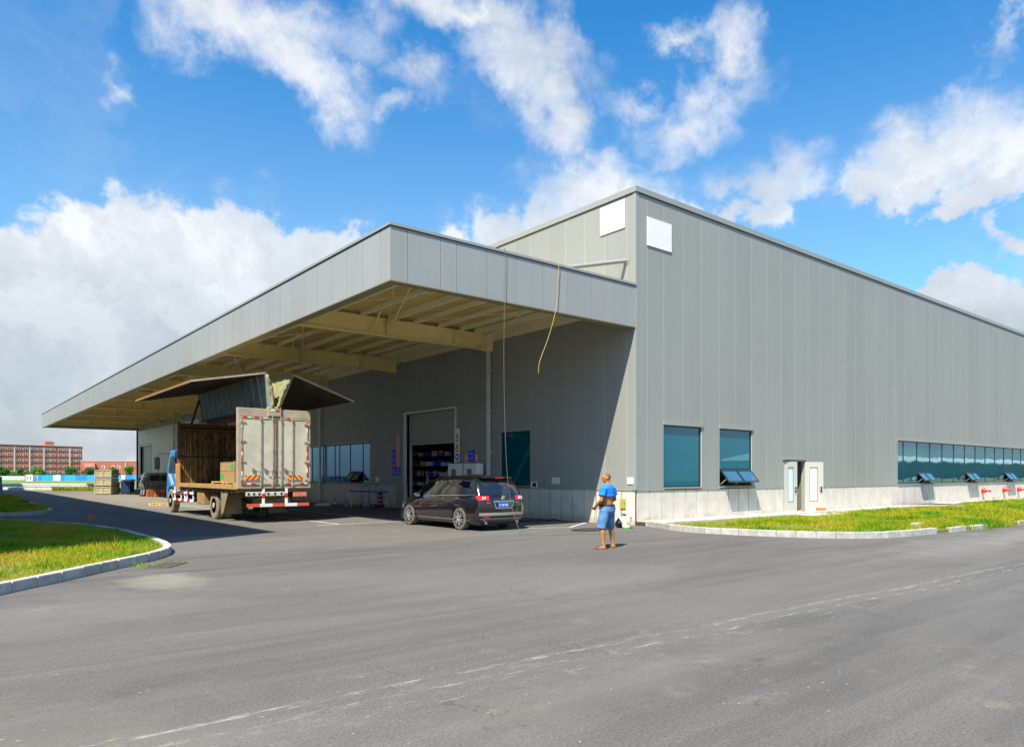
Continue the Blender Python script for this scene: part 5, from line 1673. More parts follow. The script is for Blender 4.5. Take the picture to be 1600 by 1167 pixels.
MB().prism([(-.17, .02), (.17, .02), (.21, .95), (-.21, .95)], -.2, .2, 'xz').build('body', mat('mid grey plastic', (.12, .13, .14), .5), b, bevel=.02)
MB().box(-.23, .23, -.22, .22, .95, 1.02).build('lid', M['dark'], b, bevel=.02)
b = empty('hand_trolley', 'dark hand trolley with a white sack right of the crates', 'trolley', (-6.35, 52.0, 0), -YAW)
for x in (-.13, .13): MB().tube([(x, 0, .1), (x, .05, 1.0), (x * .8, -.05, 1.08)], .02, 8).build('upright', M['dark'], b)
MB().box(-.16, .16, -.22, .02, .04, .07).build('toe_plate', M['dark'], b)
for x in (-.17, .17): MB().lathe([(.001, -.02), (.1, -.02), (.1, .02), (.001, .02)], (x, .04, .1), 14, 'x').build('wheel', M['black'], b)
MB().box(-.1, .12, -.2, -.03, .075, .55).build('sack', M['white'], b, bevel=.04)
o = MB().tube([(0, 0, 0), (.03, .02, 1.0)], .03, 8).build('stick', M['yellow'])
o.location = (-5.75, 51.7, 0); tag(o, 'yellow pole leaning between the grey bin and blue container', 'pole')

# minivan side-on behind the worker
V_ = empty('minivan', 'small grey beige minivan parked side on against the far wall', 'van', (-4.2, 51.0, 0), R(4))
M['van_paint'] = mat('beige grey paint', (.34, .34, .29), .35, coat=.5, var=.1)
side = [(0.06, .38), (0.0, .75), (.05, 1.02), (.22, 1.62), (.45, 1.80), (2.2, 1.84), (2.75, 1.70), (3.35, 1.16), (3.72, 1.02), (3.82, .70), (3.80, .35)]
vp = MB()
rows = []
for xw, sc in ((-.0, .0), (.0, 1.0)): pass
n = len(side)
def vsec(yy, inset):
    return [(x + (inset if x < 1.9 else -inset) * .5, yy, z - inset * (.5 if z > 1 else -.3)) for x, z in side]
vp.grid([vsec(0, .16), vsec(.05, .06), vsec(.12, .0), vsec(1.43, .0), vsec(1.50, .06), vsec(1.55, .16)], closed=True)
for q in (vsec(0, .16), vsec(1.55, .16)): vp.add(q, [tuple(range(n))])
vp.build('body', M['van_paint'], V_, smooth=True)
for y in (-.008, 1.558):
    for poly in ([(.42, 1.12), (.50, 1.60), (1.25, 1.62), (1.25, 1.12)], [(1.36, 1.12), (1.36, 1.62), (2.2, 1.62), (2.2, 1.12)], [(2.30, 1.12), (2.30, 1.60), (2.62, 1.56), (3.10, 1.12)]):
        MB().prism(poly, y - .006, y + .006, 'xz').build('window', M['glass_car'], V_)
    for x in (1.30, 2.25): MB().box(x - .008, x + .008, y - .004, y + .004, .42, 1.66).build('door_seam', M['dark'], V_)
    MB().box(1.42, 1.58, y - .02, y + .01, .98, 1.02).build('door_handle', M['dark'], V_)
    MB().box(.3, 3.5, y - .004, y + .006, .62, .66).build('side_stripe', M['dark'], V_)
MB().add([(.03, .18, 1.08), (.03, 1.37, 1.08), (.18, 1.33, 1.60), (.18, .22, 1.60)], [(0, 1, 2, 3)]).build('rear_window', M['glass_car'], V_)
for y in (.07, 1.48): MB().box(-.01, .14, y - .06, y + .06, .95, 1.42).build('tail_lamp', M['red_lens'], V_, bevel=.02)
MB().box(-.06, .12, .05, 1.50, .32, .52).build('bumper', M['van_paint'], V_, bevel=.04)
for x in (.78, 3.05):
    for y, s in ((.10, -1), (1.45, 1)):
        MB().lathe([(.17, -.09), (.27, -.09), (.29, -.05), (.29, .05), (.27, .09), (.17, .09), (.17, -.09)], (x, y, .29), 24, 'y').build('wheel', M['tyre_car'], V_, smooth=True)
        MB().lathe([(.17, s * .06), (.05, s * .09), (.001, s * .09)], (x, y, .29), 20, 'y').build('rim', M['chrome_dull'], V_)

# striped bollard, blue rail, two blue hand trucks by the wall
b = empty('bollard', 'short black bollard with orange reflective bands by the wall', 'bollard', (-.55, 16.4, 0))
MB().lathe([(.17, 0), (.17, .05), (.125, .07), (.125, .74), (.10, .78), (.001, .79)], n=24).build('post', M['black'], b, smooth=True)
for z in (.16, .36, .56): MB().lathe([(.126, z), (.129, z + .005), (.129, z + .095), (.126, z + .1)], n=24).build('reflective_band', M['orange'], b, smooth=True)
b = empty('trestle_rail', 'low rail with a blue top bar on chrome legs along the plinth', 'rail', (0, 0, 0))
ends = [(-1.9, 17.1), (-1.35, 16.25), (-.75, 15.2)]
for (x0, y0), (x1, y1) in zip(ends, ends[1:]): MB().bar((x0, y0, .84), (x1, y1, .84), .06, .07).build('top_bar', mat('blue rail', (.02, .12, .60), .5) if 'blue rail' not in bpy.data.materials else bpy.data.materials['blue rail'], b, bevel=.01)
for x, y in ends:
    MB().tube([(x, y, .86), (x - .08, y + .10, 0)], .02, 8).tube([(x, y, .86), (x + .10, y - .06, 0)], .02, 8).build('leg', M['chrome'], b)
M['blue_tube'] = mat('blue tube', (.02, .12, .45), .4)


def hand_truck():
    e = empty('hand_truck', '', 'hand truck', (0, 0, 0))
    MB().tube([(-.18, 0, .16), (-.18, -.10, .95), (-.14, -.16, 1.10), (0, -.18, 1.16), (.14, -.16, 1.10), (.18, -.10, .95), (.18, 0, .16)], .019, 8).build('frame', M['blue_tube'], e, smooth='all')
    for z in (.35, .65): MB().tube([(-.18, -.02 - (z - .16) * .12, z), (.18, -.02 - (z - .16) * .12, z)], .014, 6).build('cross_bar', M['blue_tube'], e)
    MB().box(-.22, .22, .0, .30, .02, .05).build('toe_plate', M['blue_tube'], e, bevel=.005)
    for s in (-1, 1):
        w__ = MB().lathe([(.05, -.03), (.12, -.035), (.13, 0), (.12, .035), (.05, .03), (.05, -.03)], (s * .25, -.06, .13), 18, 'x').build('wheel', M['black'], e, smooth=True)
        MB().lathe([(.06, s * .03), (.001, s * .04)], (s * .25, -.06, .13), 14, 'x').build('hub', M['blue_tube'], w__)
    return e


h1_ = hand_truck(); h1_.location = (-1.75, 15.65, 0); h1_.rotation_euler = (0, 0, R(150))
h2_ = copy_tree(h1_); h2_.location = (-1.15, 15.35, 0); h2_.rotation_euler = (0, 0, R(205))
h1_['label'] = 'blue hand truck standing in front of the blue rail, left one'; h2_['label'] = 'blue hand truck next to the striped bollard, right one'
h1_['group'] = h2_['group'] = 'blue hand trucks by the wall'
b = empty('gas_bottle', 'small lavender grey gas bottle standing by the plinth beyond the truck', 'gas bottle', (-1.0, 19.3, 0))
MB().lathe([(.10, 0), (.13, .03), (.13, .30), (.10, .38), (.04, .42), (.001, .43)], n=20).build('body', mat('lavender paint', (.35, .34, .48), .4), b, smooth=True)
MB().lathe([(.075, .38), (.075, .48), (.065, .48), (.065, .38)], n=18).build('collar', M['galv'], b); MB().tube([(0, 0, .42), (0, 0, .47)], .02, 8).build('valve', M['chrome'], b)
b = empty('pump', 'small grey pump with a hose beside the lavender gas bottle', 'pump', (-1.3, 20.0, 0))
MB().lathe([(.001, -.14), (.09, -.13), (.09, .10), (.05, .14), (.001, .15)], (0, 0, .14), 16, 'y').build('motor', M['galv'], b, smooth=True)
MB().box(-.1, .1, -.16, .16, 0, .04).build('base', M['dark'], b); MB().tube([(0, .1, .2), (.1, .16, .42), (.02, .22, .36)], .018, 8).build('hose', M['dark'], b)
o = MB().box(-.4, .4, -.12, .12, 0, .13).build('box', M['white'], bevel=.01); o.location = (-1.7, 20.6, 0); o.rotation_euler.z = R(-40)
tag(o, 'flat white box on the ground left of the small pump', 'box')

# electrical cabinets, signs and notices on the left wall


def cabinet(v0, v1, label, paper):
    e = empty('control_cabinet', label, 'cabinet', (-.06, (v0 + v1) / 2, 0), 0, 'pale control cabinets by the roller door')
    w2 = (v1 - v0) / 2
    MB().box(-.36, 0, -w2, w2, .10, 2.16).build('body', mat('cabinet paint', (.78, .80, .76), .4) if 'cabinet paint' not in bpy.data.materials else bpy.data.materials['cabinet paint'], e, bevel=.01)
    MB().box(-.34, 0, -w2 + .03, w2 - .03, 0, .10).build('base', M['dark'], e)
    d = MB().box(-.378, -.362, -w2 + .03, w2 - .03, .14, 2.12).build('door', bpy.data.materials['cabinet paint'], e, bevel=.004)
    MB().box(-.386, -.379, -w2 * .30, w2 * .40, 1.62, 1.92).build('window', M['screen'], d)
    MB().box(-.388, -.379, -w2 + .10, -w2 + .14, 1.15, 1.3).build('handle', M['dark'], d)
    if paper: MB().box(-.384, -.379, -w2 * .25, w2 * .35, 1.42, 1.58).build('notice', M['white'], d, fix=False)
    return e


M['screen'] = mat('grey green pane', (.14, .20, .18), .15, coat=.6)
cabinet(9.50, 10.50, 'pale control cabinet with grey window next to the roller door opening', True)
cabinet(8.35, 9.30, 'pale control cabinet nearer the downpipe behind the black car', False)


def sign(name, label, v0, v1, z0, z1, m_, u=-.012, marks=()):
    o = MB().box(u - .012, u, v0, v1, z0, z1).build(name, m_, fix=False)
    tag(o, label, 'sign' if name != 'notice' else 'notice')
    for (mname, kind, a, b, c, d, mm) in marks:
        x0, x1 = u - .015, u - .0125
        if kind == 'box': MB().box(x0, x1, a, b, c, d).build(mname, mm, o, fix=False)
        elif kind == 'tri': MB().prism([(a, c), (b, c), ((a + b) / 2, d)], x0, x1, 'yz').build(mname, mm, o)
        elif kind == 'disc': MB().lathe([(.001, x0), (b, x0), (b, x1), (.001, x1)], (0, a, c), 24, 'x').build(mname, mm, o)
    return o


M['pinkw'] = mat('faded white lettering', (.66, .52, .52), .7)
M['bluew'] = mat('blue sign lettering', (.35, .42, .80), .7)
gl = []
for k in range(8):
    zc = 3.56 - k * .20
    gl += [('character', 'box', 15.35, 15.61, zc - .05, zc - .035, M['pinkw']), ('character', 'box', 15.35, 15.61, zc + .035, zc + .05, M['pinkw']), ('character', 'box', 15.465, 15.495, zc - .06, zc + .06, M['pinkw'])]
sign('wall_sign', 'tall narrow red sign with white characters left of the roller door', 15.28, 15.68, 2.08, 3.68, M['pink'], -.045, gl)
gl = []
for k in range(4):
    zc = 2.74 - k * .30
    gl += [('character', 'box', 15.83, 16.05, zc - .05, zc - .02, M['bluew']), ('character', 'box', 15.86, 16.02, zc + .02, zc + .05, M['bluew'])]
sign('wall_sign', 'tall narrow blue sign with white lines left of the red one', 15.76, 16.12, 1.64, 2.92, M['blue_paper'], -.014, gl)
sign('wall_sign', 'small blue sign directly below the tall red sign', 15.28, 15.68, 1.64, 2.05, M['blue_paper'], -.045,
     [('character', 'box', 15.38, 15.58, 1.90, 1.94, M['bluew']), ('character', 'box', 15.36, 15.60, 1.74, 1.79, M['bluew'])])
wm = []
for zt in (3.27, 2.80):
    wm += [('warning_triangle', 'tri', 10.14, 10.46, zt, zt + .30, M['yellow']), ('lettering', 'box', 10.2, 10.40, zt - .10, zt - .05, M['dark'])]
wm += [('mandatory_disc', 'disc', 10.30, .15, 2.46, 0, M['blue_paper'])]
o = sign('warning_sign', 'white strip sign with two yellow triangles and a blue disc', 10.10, 10.50, 2.24, 3.72, M['white'], -.05, wm)
for zt in (3.27, 2.80): MB().box(-.069, -.066, 10.285, 10.315, zt + .05, zt + .20).build('exclamation_mark', M['dark'], o, fix=False)
MB().box(-.069, -.066, 10.24, 10.36, 2.40, 2.52).build('pictogram', M['white'], o, fix=False)
sign('wall_sign', 'small blue sign above the control cabinets', 9.05, 9.50, 2.24, 2.72, M['blue_paper'], -.016, [('character', 'box', 9.14, 9.4, 2.56, 2.6, M['bluew']), ('character', 'box', 9.14, 9.4, 2.36, 2.4, M['bluew'])])
sign('wall_sign', 'small pink sign left of the blue sign above the cabinets', 9.53, 9.76, 2.24, 2.56, M['pink'], -.014, [('character', 'box', 9.58, 9.7, 2.38, 2.42, M['pinkw'])])
sign('wall_sign', 'small pink sign right of the blue sign above the cabinets', 8.78, 9.02, 2.24, 2.56, M['pink'], -.014, [('character', 'box', 8.84, 8.96, 2.38, 2.42, M['pinkw'])])
LN = M['joint_line'] if 'joint_line' in M else mat('grey print', (.35, .35, .35), .7)
def lines(v0, v1, z0, z1, n):
    return [('print_line', 'box', v0 + .05, v1 - .05, z0 + (z1 - z0) * (k + .6) / (n + .6), z0 + (z1 - z0) * (k + .6) / (n + .6) + .012, LN) for k in range(n)]
sign('notice', 'white paper notice on the shaded wall between car and man', 3.70, 4.12, 1.33, 1.58, M['white'], -.006, lines(3.7, 4.12, 1.33, 1.58, 4))
sign('notice', 'white notice with a dark picture right beside the dark window', 4.92, 5.28, 1.17, 1.42, M['white'], -.036, [('picture', 'box', 4.98, 5.2, 1.21, 1.37, M['dark'])])
sign('notice', 'white paper notice on the wall between window and red sign', 17.50, 17.90, 1.30, 1.56, M['white'], -.006, lines(17.5, 17.9, 1.3, 1.56, 3))
sign('notice', 'small white notice on the sunlit wall close to the corner', .08, .36, 1.37, 1.59, M['white'], -.016, lines(.08, .36, 1.37, 1.59, 3))
sign('notice', 'white sheet taped to the wall right of the control cabinets', 8.16, 8.36, 1.5, 2.12, M['white'], -.22, lines(8.16, 8.36, 1.5, 2.12, 5))
hb = MB().box(-.03, .012, .44, .68, .54, .87).build('hatch_cover', mat('olive yellow box', (.42, .36, .08), .5), None, bevel=.005)
tag(hb, 'small olive yellow box fixed on the sunlit plinth near the corner', 'hatch')
MB().box(-.034, -.03, .47, .49, .68, .74).build('latch', M['dark'], hb)
for v0, z0 in ((69.0, 5.6), (71.6, 5.15)): tag(MB().box(-.02, -.005, v0, v0 + 1.1, z0, z0 + .6).build('wall_sign', M['white']), 'small blank white board %s above the far dock door' % ('high right' if v0 < 70 else 'low left'), 'sign')

# bag and pail at the corner
b = empty('pail', 'white plastic pail with a yellow print at the building corner', 'pail', (-1.22, -.68, 0))
MB().lathe([(.125, .0), (.16, .36), (.168, .36), (.168, .38), (.15, .38), (.12, .02), (.001, .02)], n=26).build('tub', M['white'], b, smooth=True)
MB().lathe([(.127, .005), (.130, .005), (.134, .05), (.131, .05)], n=26).build('green_ring', M['green'], b)
for k, (a0, z0, z1, mm) in enumerate(((R(-120), .13, .24, 'yellow'), (R(-60), .33, .37, 'yellow'))):
    rr = MB(); rows = [[((.1285 + .10 * z + .003) * math.cos(a0 + t), (.1285 + .10 * z + .003) * math.sin(a0 + t), z) for t in [-.35 + .7 * i / 6 for i in range(7)]] for z in (z0, z1)]
    rr.grid(rows).build('print', M[mm], b)
MB().tube([(-.17, 0, .34), (-.12, -.12, .20), (0, -.19, .16), (.12, -.12, .20), (.17, 0, .34)], .005, 6).build('bail_handle', M['galv'], b)
o = MB().tube([(0, 0, .0), (-.24, .16, .44)], .035, 10).build('plastic_pipe', M['white']); o.location = (-1.25, -.62, .12)
tag(o, 'white plastic pipe sticking out of the pail at the corner', 'pipe')
bg = MB()
r2 = random.Random(3)
ell(bg, (0, 0, .17), (.22, .19, .20), 18); ell(bg, (-.12, .04, .12), (.16, .15, .13), 14); ell(bg, (.04, 0, .34), (.10, .09, .10), 12)
for k in range(14):
    a = r2.uniform(0, 6.28); ell(bg, (.16 * math.cos(a), .14 * math.sin(a), r2.uniform(.06, .3)), (.07, .06, .07), 8)
o = fused(bg, 'bin_bag', mat('black plastic bag', (.015, .015, .018), .25), None, .018, 1)
o.location = (-.98, -.32, 0); tag(o, 'crumpled black plastic bag on the ground behind the man', 'bag')

# cables and ropes
def cat_curve(P_, n=8):
    P_ = [Vector(p) for p in P_]; out = []
    for i in range((len(P_) - 1) * n + 1): out.append(catmull(P_, i / n))
    return out


o = MB().tube(cat_curve([(-5.56, .05, 8.03), (-5.57, -.05, 8.0), (-5.58, -.06, 7.3), (-5.60, -.06, 6.5), (-5.63, -.07, 5.0), (-5.62, -.10, 3.2), (-5.58, -.16, 1.7), (-5.50, -.30, .7), (-5.38, -.5, .12), (-5.2, -.7, .012), (-4.4, -1.15, .010), (-3.6, -1.55, .010), (-3.05, -1.85, .010), (-2.7, -1.6, .01)]), .0075, 6).build('cable', mat('grey cable', (.13, .12, .09), .6), smooth='all')
tag(o, 'long thin cable hanging from the canopy edge down to the asphalt', 'cable')
o = MB().tube(cat_curve([(-3.5, .05, 8.03), (-3.51, -.045, 8.0), (-3.56, -.06, 7.5), (-3.66, -.07, 6.6), (-3.95, -.10, 5.8), (-4.25, -.13, 5.2), (-4.38, -.14, 4.9), (-4.40, -.14, 4.62)]), .009, 6).build('rope', mat('yellow rope', (.42, .33, .05), .7), smooth='all')
tag(o, 'short yellow rope blowing from the canopy edge', 'rope')
pts = []
for k in range(90):
    a = k / 90 * 2 * math.pi * 4.3
    pts.append((-2.55 + (1.0 - .12 * math.sin(a * .37)) * .85 * math.cos(a) * .75 + .10 * math.sin(a * 1.7), -.45 + .32 * math.sin(a + .4 * math.sin(a * .5)), .012 + .006 * (k % 3)))
o = MB().tube(pts, .012, 6).build('cable', M['black'], smooth='all'); tag(o, 'black cable lying in loose loops on the ground left of the man', 'cable')
pts = [(-1.2 + 1.5 * math.cos(k * .35) * (1 - k / 60), 3.6 + .55 * math.sin(k * .35) * (1 - k / 70), .012 + .004 * (k % 3)) for k in range(40)]
o = MB().tube(cat_curve(pts, 2), .014, 6).build('cable', M['black'], smooth='all'); tag(o, 'dark cable tangle on the shaded ground beside the black car', 'cable')
# drain grate by the left kerb
b = empty('drain_grate', 'rusty iron drain grate in the asphalt beside the left kerb', 'drain', (-14.72, -1.42, 0), R(52))
fr = MB().box(-.40, .40, -.22, -.19, .001, .014).box(-.40, .40, .19, .22, .001, .014).box(-.40, -.37, -.19, .19, .001, .014).box(.37, .40, -.19, .19, .001, .014)
M['drain'] = mat('old cast iron', (.10, .085, .06), .8, var=.3, vscale=12)
fr.build('frame', M['drain'], b)
MB().box(-.37, .37, -.19, .19, .001, .004).build('pit', M['black'], b)
for k in range(15): MB().box(-.352 + k * .05, -.338 + k * .05, -.19, .19, .005, .013).build('bar', M['drain'], b, fix=False)

# red fire valves on the right plinth
for k, (uu, lab) in enumerate(((31.5, 'red fire valve on the white plinth below the second pair of open vents'), (35.2, 'red fire valve on the plinth between the second and third open vents, middle of three'), (38.0, 'red fire valve on the plinth below the third pair of open vents'))):
    e = empty('fire_valve', lab, 'fire valve', (uu, -.0, .68), 0, 'red fire valves on the right plinth')
    MB().lathe([(.001, .012), (.13, .010), (.13, -.03), (.08, -.04), (.08, -.08)], n=18, axis='y').build('wall_flange', M['red'], e, smooth=True)
    ellb = MB(); ell(ellb, (0, -.13, 0), (.125, .11, .13), 16); ellb.build('valve_body', M['red'], e, smooth='all')
    o = MB().lathe([(.055, -.22), (.055, -.40), (.075, -.40), (.075, -.46), (.05, -.47), (.001, -.48)], n=16, axis='y').build('outlet', M['red'], e, smooth=True)
    MB().tube([(-.07, -.43, .0), (.07, -.43, .0)], .03, 8).build('coupling_lug', M['red'], o)
    MB().tube([(0, -.12, .12), (0, -.12, .18)], .015, 6).lathe([(.05, -.01), (.065, 0), (.05, .01)], (0, -.12, .18), 14).build('hand_wheel', M['red'], e)

# ------------------------------------------------------------------ far background


def tree(p, h, r_, label, seed, colr, n=3200, leaf=.42):
    e = empty('tree', label, 'tree', p, 0, 'young trees in front of the brick buildings')
    r3 = np.random.default_rng(seed)
    tb = MB().tube([(0, 0, 0), (.05, 0, h * .35), (0, .05, h * .6)], [.14, .10, .05], 8)
    for k in range(5):
        a = k * 1.3 + seed
        tb.tube([(0, 0, h * (.3 + .06 * k)), (r_ * .5 * math.cos(a), r_ * .5 * math.sin(a), h * (.55 + .07 * k))], [.05, .02], 5)
    tb.build('trunk', M['bark'], e)
    cs = [(r3.normal(0, r_ * .42), r3.normal(0, r_ * .42), h * r3.uniform(.28, .82), r_ * r3.uniform(.35, .62)) for _ in range(14)]
    P = []
    for k in range(n):
        c = cs[k % len(cs)]; d = r3.normal(size=3); d /= np.linalg.norm(d); rr = c[3] * r3.uniform(.6, 1.05)
        ctr = np.array([c[0], c[1], c[2]]) + d * rr * np.array([1, 1, .85])
        a = r3.normal(size=3); a /= np.linalg.norm(a); b_ = np.cross(a, d + .3 * r3.normal(size=3)); b_ /= np.linalg.norm(b_) + 1e-6
        s = leaf * r3.uniform(.5, 1.2)
        P += [ctr - a * s * .5, ctr + b_ * s * .35, ctr + a * s * .5, ctr - b_ * s * .35]
    mb = MB(); mb.add([tuple(p_) for p_ in P], [(4 * i, 4 * i + 1, 4 * i + 2, 4 * i + 3) for i in range(n)])
    mb.build('crown', colr, e, fix=False)
    return e


M['bark'] = mat('bark', (.09, .065, .045), .9)
M['leaf_a'] = mat('leaf green', (.055, .15, .015), .7, var=.5, vscale=1.5)
M['leaf_b'] = mat('leaf yellow green', (.12, .24, .02), .7, var=.5, vscale=1.5)
for i, (px, D_, h, r_, lab, mm) in enumerate([
    (5, 262, 4.6, 1.9, 'dark young tree at the left edge before the brick block', 'leaf_a'), (22, 285, 2.6, 1.2, 'small yellowish shrub tree between the two leftmost trees', 'leaf_b'),
    (33, 270, 3.9, 1.1, 'slim young tree in front of the brick block, second from left', 'leaf_a'), (45, 280, 2.8, 1.4, 'low dark tree left of the round green one', 'leaf_a'),
    (59, 262, 4.1, 2.0, 'round green tree before the middle of the brick block', 'leaf_b'), (69, 290, 2.9, 1.2, 'small yellowish tree right of the round one', 'leaf_b'),
    (109, 262, 4.9, 2.1, 'tallest round tree before the right end of the brick block', 'leaf_a'), (139, 268, 3.8, 1.9, 'dark bushy tree left of the timber crates', 'leaf_a'),
    (180, 262, 3.9, 1.9, 'tree seen right behind the timber crates', 'leaf_a'), (198, 262, 4.7, 1.9, 'bright green tree left of the warehouse far corner', 'leaf_b')]):
    p = at(px, 745, D_); p.z = 0
    tree(p, h * 1.12, r_, lab, 40 + i, M[mm])
hd = MB(); rh = np.random.default_rng(9)
a_, b_ = at(-20, 745, 275), at(200, 745, 275)
P = []
for k in range(9000):
    t = rh.random(); c = a_.lerp(b_, t); hh = 1.0 + 1.1 * (vnoise(np.array([t * 60.]), np.array([0.]), 1.0, 5)[0])
    ctr = np.array([c.x + rh.normal(0, 1), c.y + rh.normal(0, 1), rh.uniform(0, hh)])
    a = rh.normal(size=3); a /= np.linalg.norm(a); d = rh.normal(size=3); bb = np.cross(a, d); bb /= np.linalg.norm(bb) + 1e-6
    s = .5
    P += [ctr - a * s * .5, ctr + bb * s * .4, ctr + a * s * .5, ctr - bb * s * .4]
hd.add([tuple(p_) for p_ in P], [(4 * i, 4 * i + 1, 4 * i + 2, 4 * i + 3) for i in range(9000)])
tag(hd.build('hedge', M['leaf_a'], fix=False), 'low dark shrubs running along the foot of the brick buildings', 'shrubs', kind='stuff')

# brick buildings: local x runs along the facade from its right end to the left, y away from the camera
M['surround'] = mat('pale window surround', (.62, .60, .55), .7)
M['far_glass'] = mat('far window pane', (.06, .075, .09), .2, coat=.5)


def facade_frame(name, label, A, B):
    """A right end, B left end"""
    A, B = Vector(A), Vector(B); d = (B - A); e = empty(name, label, 'building', (A.x, A.y, 0), math.atan2(d.y, d.x))
    return e


BK = facade_frame('brick_building', 'long five storey red brick block with rows of pale framed windows', (54.25, 496.87), (11.87, 483.58))
# local +y points towards the camera side or away: the block stands at local y < 0
sgn = -1
MB().box(0, 88, -16, 0, -.02, 18.6).build('wall', M['brick'], BK, fix=False)
MB().box(-.3, 88.3, -16.3, .3, 18.6, 19.0).build('parapet', M['surround'], BK, fix=False)
rf_ = MB().box(-.15, 88.15, .0, .15, 17.6, 18.6).build('cornice', mat('dark brick band', (.27, .09, .06), .85), BK, fix=False)
MB().box(15.3, 20.0, -6, -2, 19.0, 21.2).build('roof_hut', M['brick'], BK, fix=False)
K = .3448
cols_ = [1392, 1295, 1158, 1050, 915, 820, 680, 572, 425, 305, 158, 45]
wx = [(128.6 - c / 11.43) * K for c in cols_]
step = 3.55
while wx[-1] < 82:
    wx.append(wx[-1] + (3.3 if len(wx) % 2 else 9.3 - 3.3 + .5))
pn = None
for zc in (16.6, 13.1, 9.75, 6.3, 2.9):
    for x in wx:
        f_ = MB().box(x - 1.38, x + 1.38, .0, .12, zc - .72, zc + .72).build('window', M['surround'], BK, fix=False)
        for dx in (-.56, .56):
            MB().box(x + dx - .42, x + dx + .42, .12, .14, zc - .50, zc + .40).build('pane', M['far_glass'], f_, fix=False)
for c in (1230, 752, 500, 238, -20, -260):
    x = (128.6 - c / 11.43) * K
    MB().box(x - .28, x + .28, .0, .35, 1.0, 17.6).build('downpipe', M['surround'], BK, fix=False)
LB = facade_frame('brick_building', 'lower red brick building with small white windows, right of the long block', (110, 461.5), (51.0, 480.9))
MB().box(0, 62, -14, 0, -.02, 9.6).build('wall', M['brick'], LB, fix=False)
MB().box(-.2, 62.2, -14.2, .2, 9.6, 9.9).build('parapet', M['surround'], LB, fix=False)
LBx = lambda px: (213 - px) * .355 + 31.0
MB().box(LBx(148), LBx(133), .0, 3.2, 0, 8.2).build('porch', M['brick_pale'], LB, fix=False)
MB().box(LBx(147), LBx(141), 3.2, 3.3, 0, 6.0).build('entrance', M['far_glass'], LB, fix=False)
for px in (159.5, 174, 183, 194, 205):
    x = LBx(px)
    f_ = MB().box(x - .85, x + .85, .0, .14, 5.0, 6.9).build('window', M['surround'], LB, fix=False)
    MB().box(x - .35, x + .6, .14, .17, 5.3, 6.6).build('pane', M['far_glass'], f_, fix=False)
MB().box(LBx(193.5) - .2, LBx(193.5) + .2, .2, .6, 0, 8.8).build('downpipe', M['surround'], LB, fix=False)

# blue site hoarding and the pale fence left of it
HB = [mat('hoarding blue %d' % i, c, .5) for i, c in enumerate(((.02, .20, .62), (.03, .30, .70), (.10, .45, .78), (.55, .68, .78)))]
e = empty('site_hoarding', 'bright blue site hoarding of upright panels across the background field', 'fence')
a_, b_ = at(48, 745, 186), at(262, 745, 182); a_.z = b_.z = 0
n = 36; d = (b_ - a_) / n
for k in range(n):
    p, q = a_ + d * k, a_ + d * (k + .97)
    col = HB[2] if k < 2 else (HB[3] if k in (6, 7, 24) else HB[(k * 7 // 3) % 2])
    MB().bar(p + Vector((0, 0, .75)), q + Vector((0, 0, .75)), .06, 1.4 + .05 * ((k * 5) % 3)).build('hoarding_panel', col, e, fix=False)
e = empty('site_fence', 'pale grey low fence of short panels at the far left', 'fence')
a_, b_ = at(-60, 745, 214), at(41, 745, 205); a_.z = b_.z = 0
n = 14; d = (b_ - a_) / n
for k in range(n):
    p, q = a_ + d * k, a_ + d * (k + .95)
    MB().bar(p + Vector((0, 0, .6)), q + Vector((0, 0, .6)), .06, 1.1).build('fence_panel', mat('pale fence', (.42, .52, .50), .6) if k == 0 and 'pale fence' not in bpy.data.materials else bpy.data.materials['pale fence'], e, fix=False)
    MB().bar(p, p + Vector((0, 0, 1.25)), .14, .14, up=(1, 0, 0)).build('fence_post', M['surround'], e, fix=False)
e = empty('site_cabin', 'small white and red cabin at the left end of the blue hoarding', 'cabin', at(46, 745, 180).xy.to_3d(), -YAW)
MB().box(-.9, .8, 0, 1.6, 0, 1.5).build('body', M['white'], e); MB().box(-1.25, -.9, 0, 1.6, 0, 1.5).build('end_wall', mat('faded pink', (.45, .12, .12), .7), e)
for x in (-.55, .15): MB().box(x, x + .25, -.03, 0, .3, 1.25).build('window', M['far_glass'], e)
# crash barrier
e = empty('crash_barrier', 'long white steel crash barrier at the far end of the yard', 'barrier')
a_, b_ = at(-12, 745, 77.2), at(172, 745, 75.6); a_.z = b_.z = 0
d = (b_ - a_).normalized(); nn = Vector((-d.y, d.x, 0))
prof = [(0, .36), (.06, .40), (.06, .46), (.0, .50), (0, .54), (.06, .58), (.06, .64), (0, .68)]
rows = [[tuple(a_ - nn * t + Vector((0, 0, z))) for t, z in prof], [tuple(b_ - nn * t + Vector((0, 0, z))) for t, z in prof]]
MB().grid(rows).build('rail', mat('white grey barrier', (.62, .64, .66), .45, .2), e, solid=.008)
L_ = (b_ - a_).length; k = .9
while k < L_:
    p = a_ + d * k + nn * .06
    MB().bar(p, p + Vector((0, 0, .72)), .14, .10, up=(1, 0, 0)).build('post', M['galv'], e, fix=False); k += 2.08
c_ = MB(); c_.bar(a_ + nn * 1.5 + Vector((0, 0, .12)), b_ + nn * 1.5 + Vector((0, 0, .12)), .4, .26)
c_.build('concrete_upstand', M['concrete'], None)['kind'] = 'structure'
fld = MB().quad((-60, 80, -.012), (40, 80, -.012), (160, 330, -.012), (-60, 330, -.012)).build('field', M['turf_far'] if 'turf_far' in M else mat('far field', (.09, .17, .015), .9, col2=(.20, .22, .04), vscale=.12), fix=False); fld['kind'] = 'structure'
q0, q1 = at(78, 766, 73.5), at(152, 766, 72)
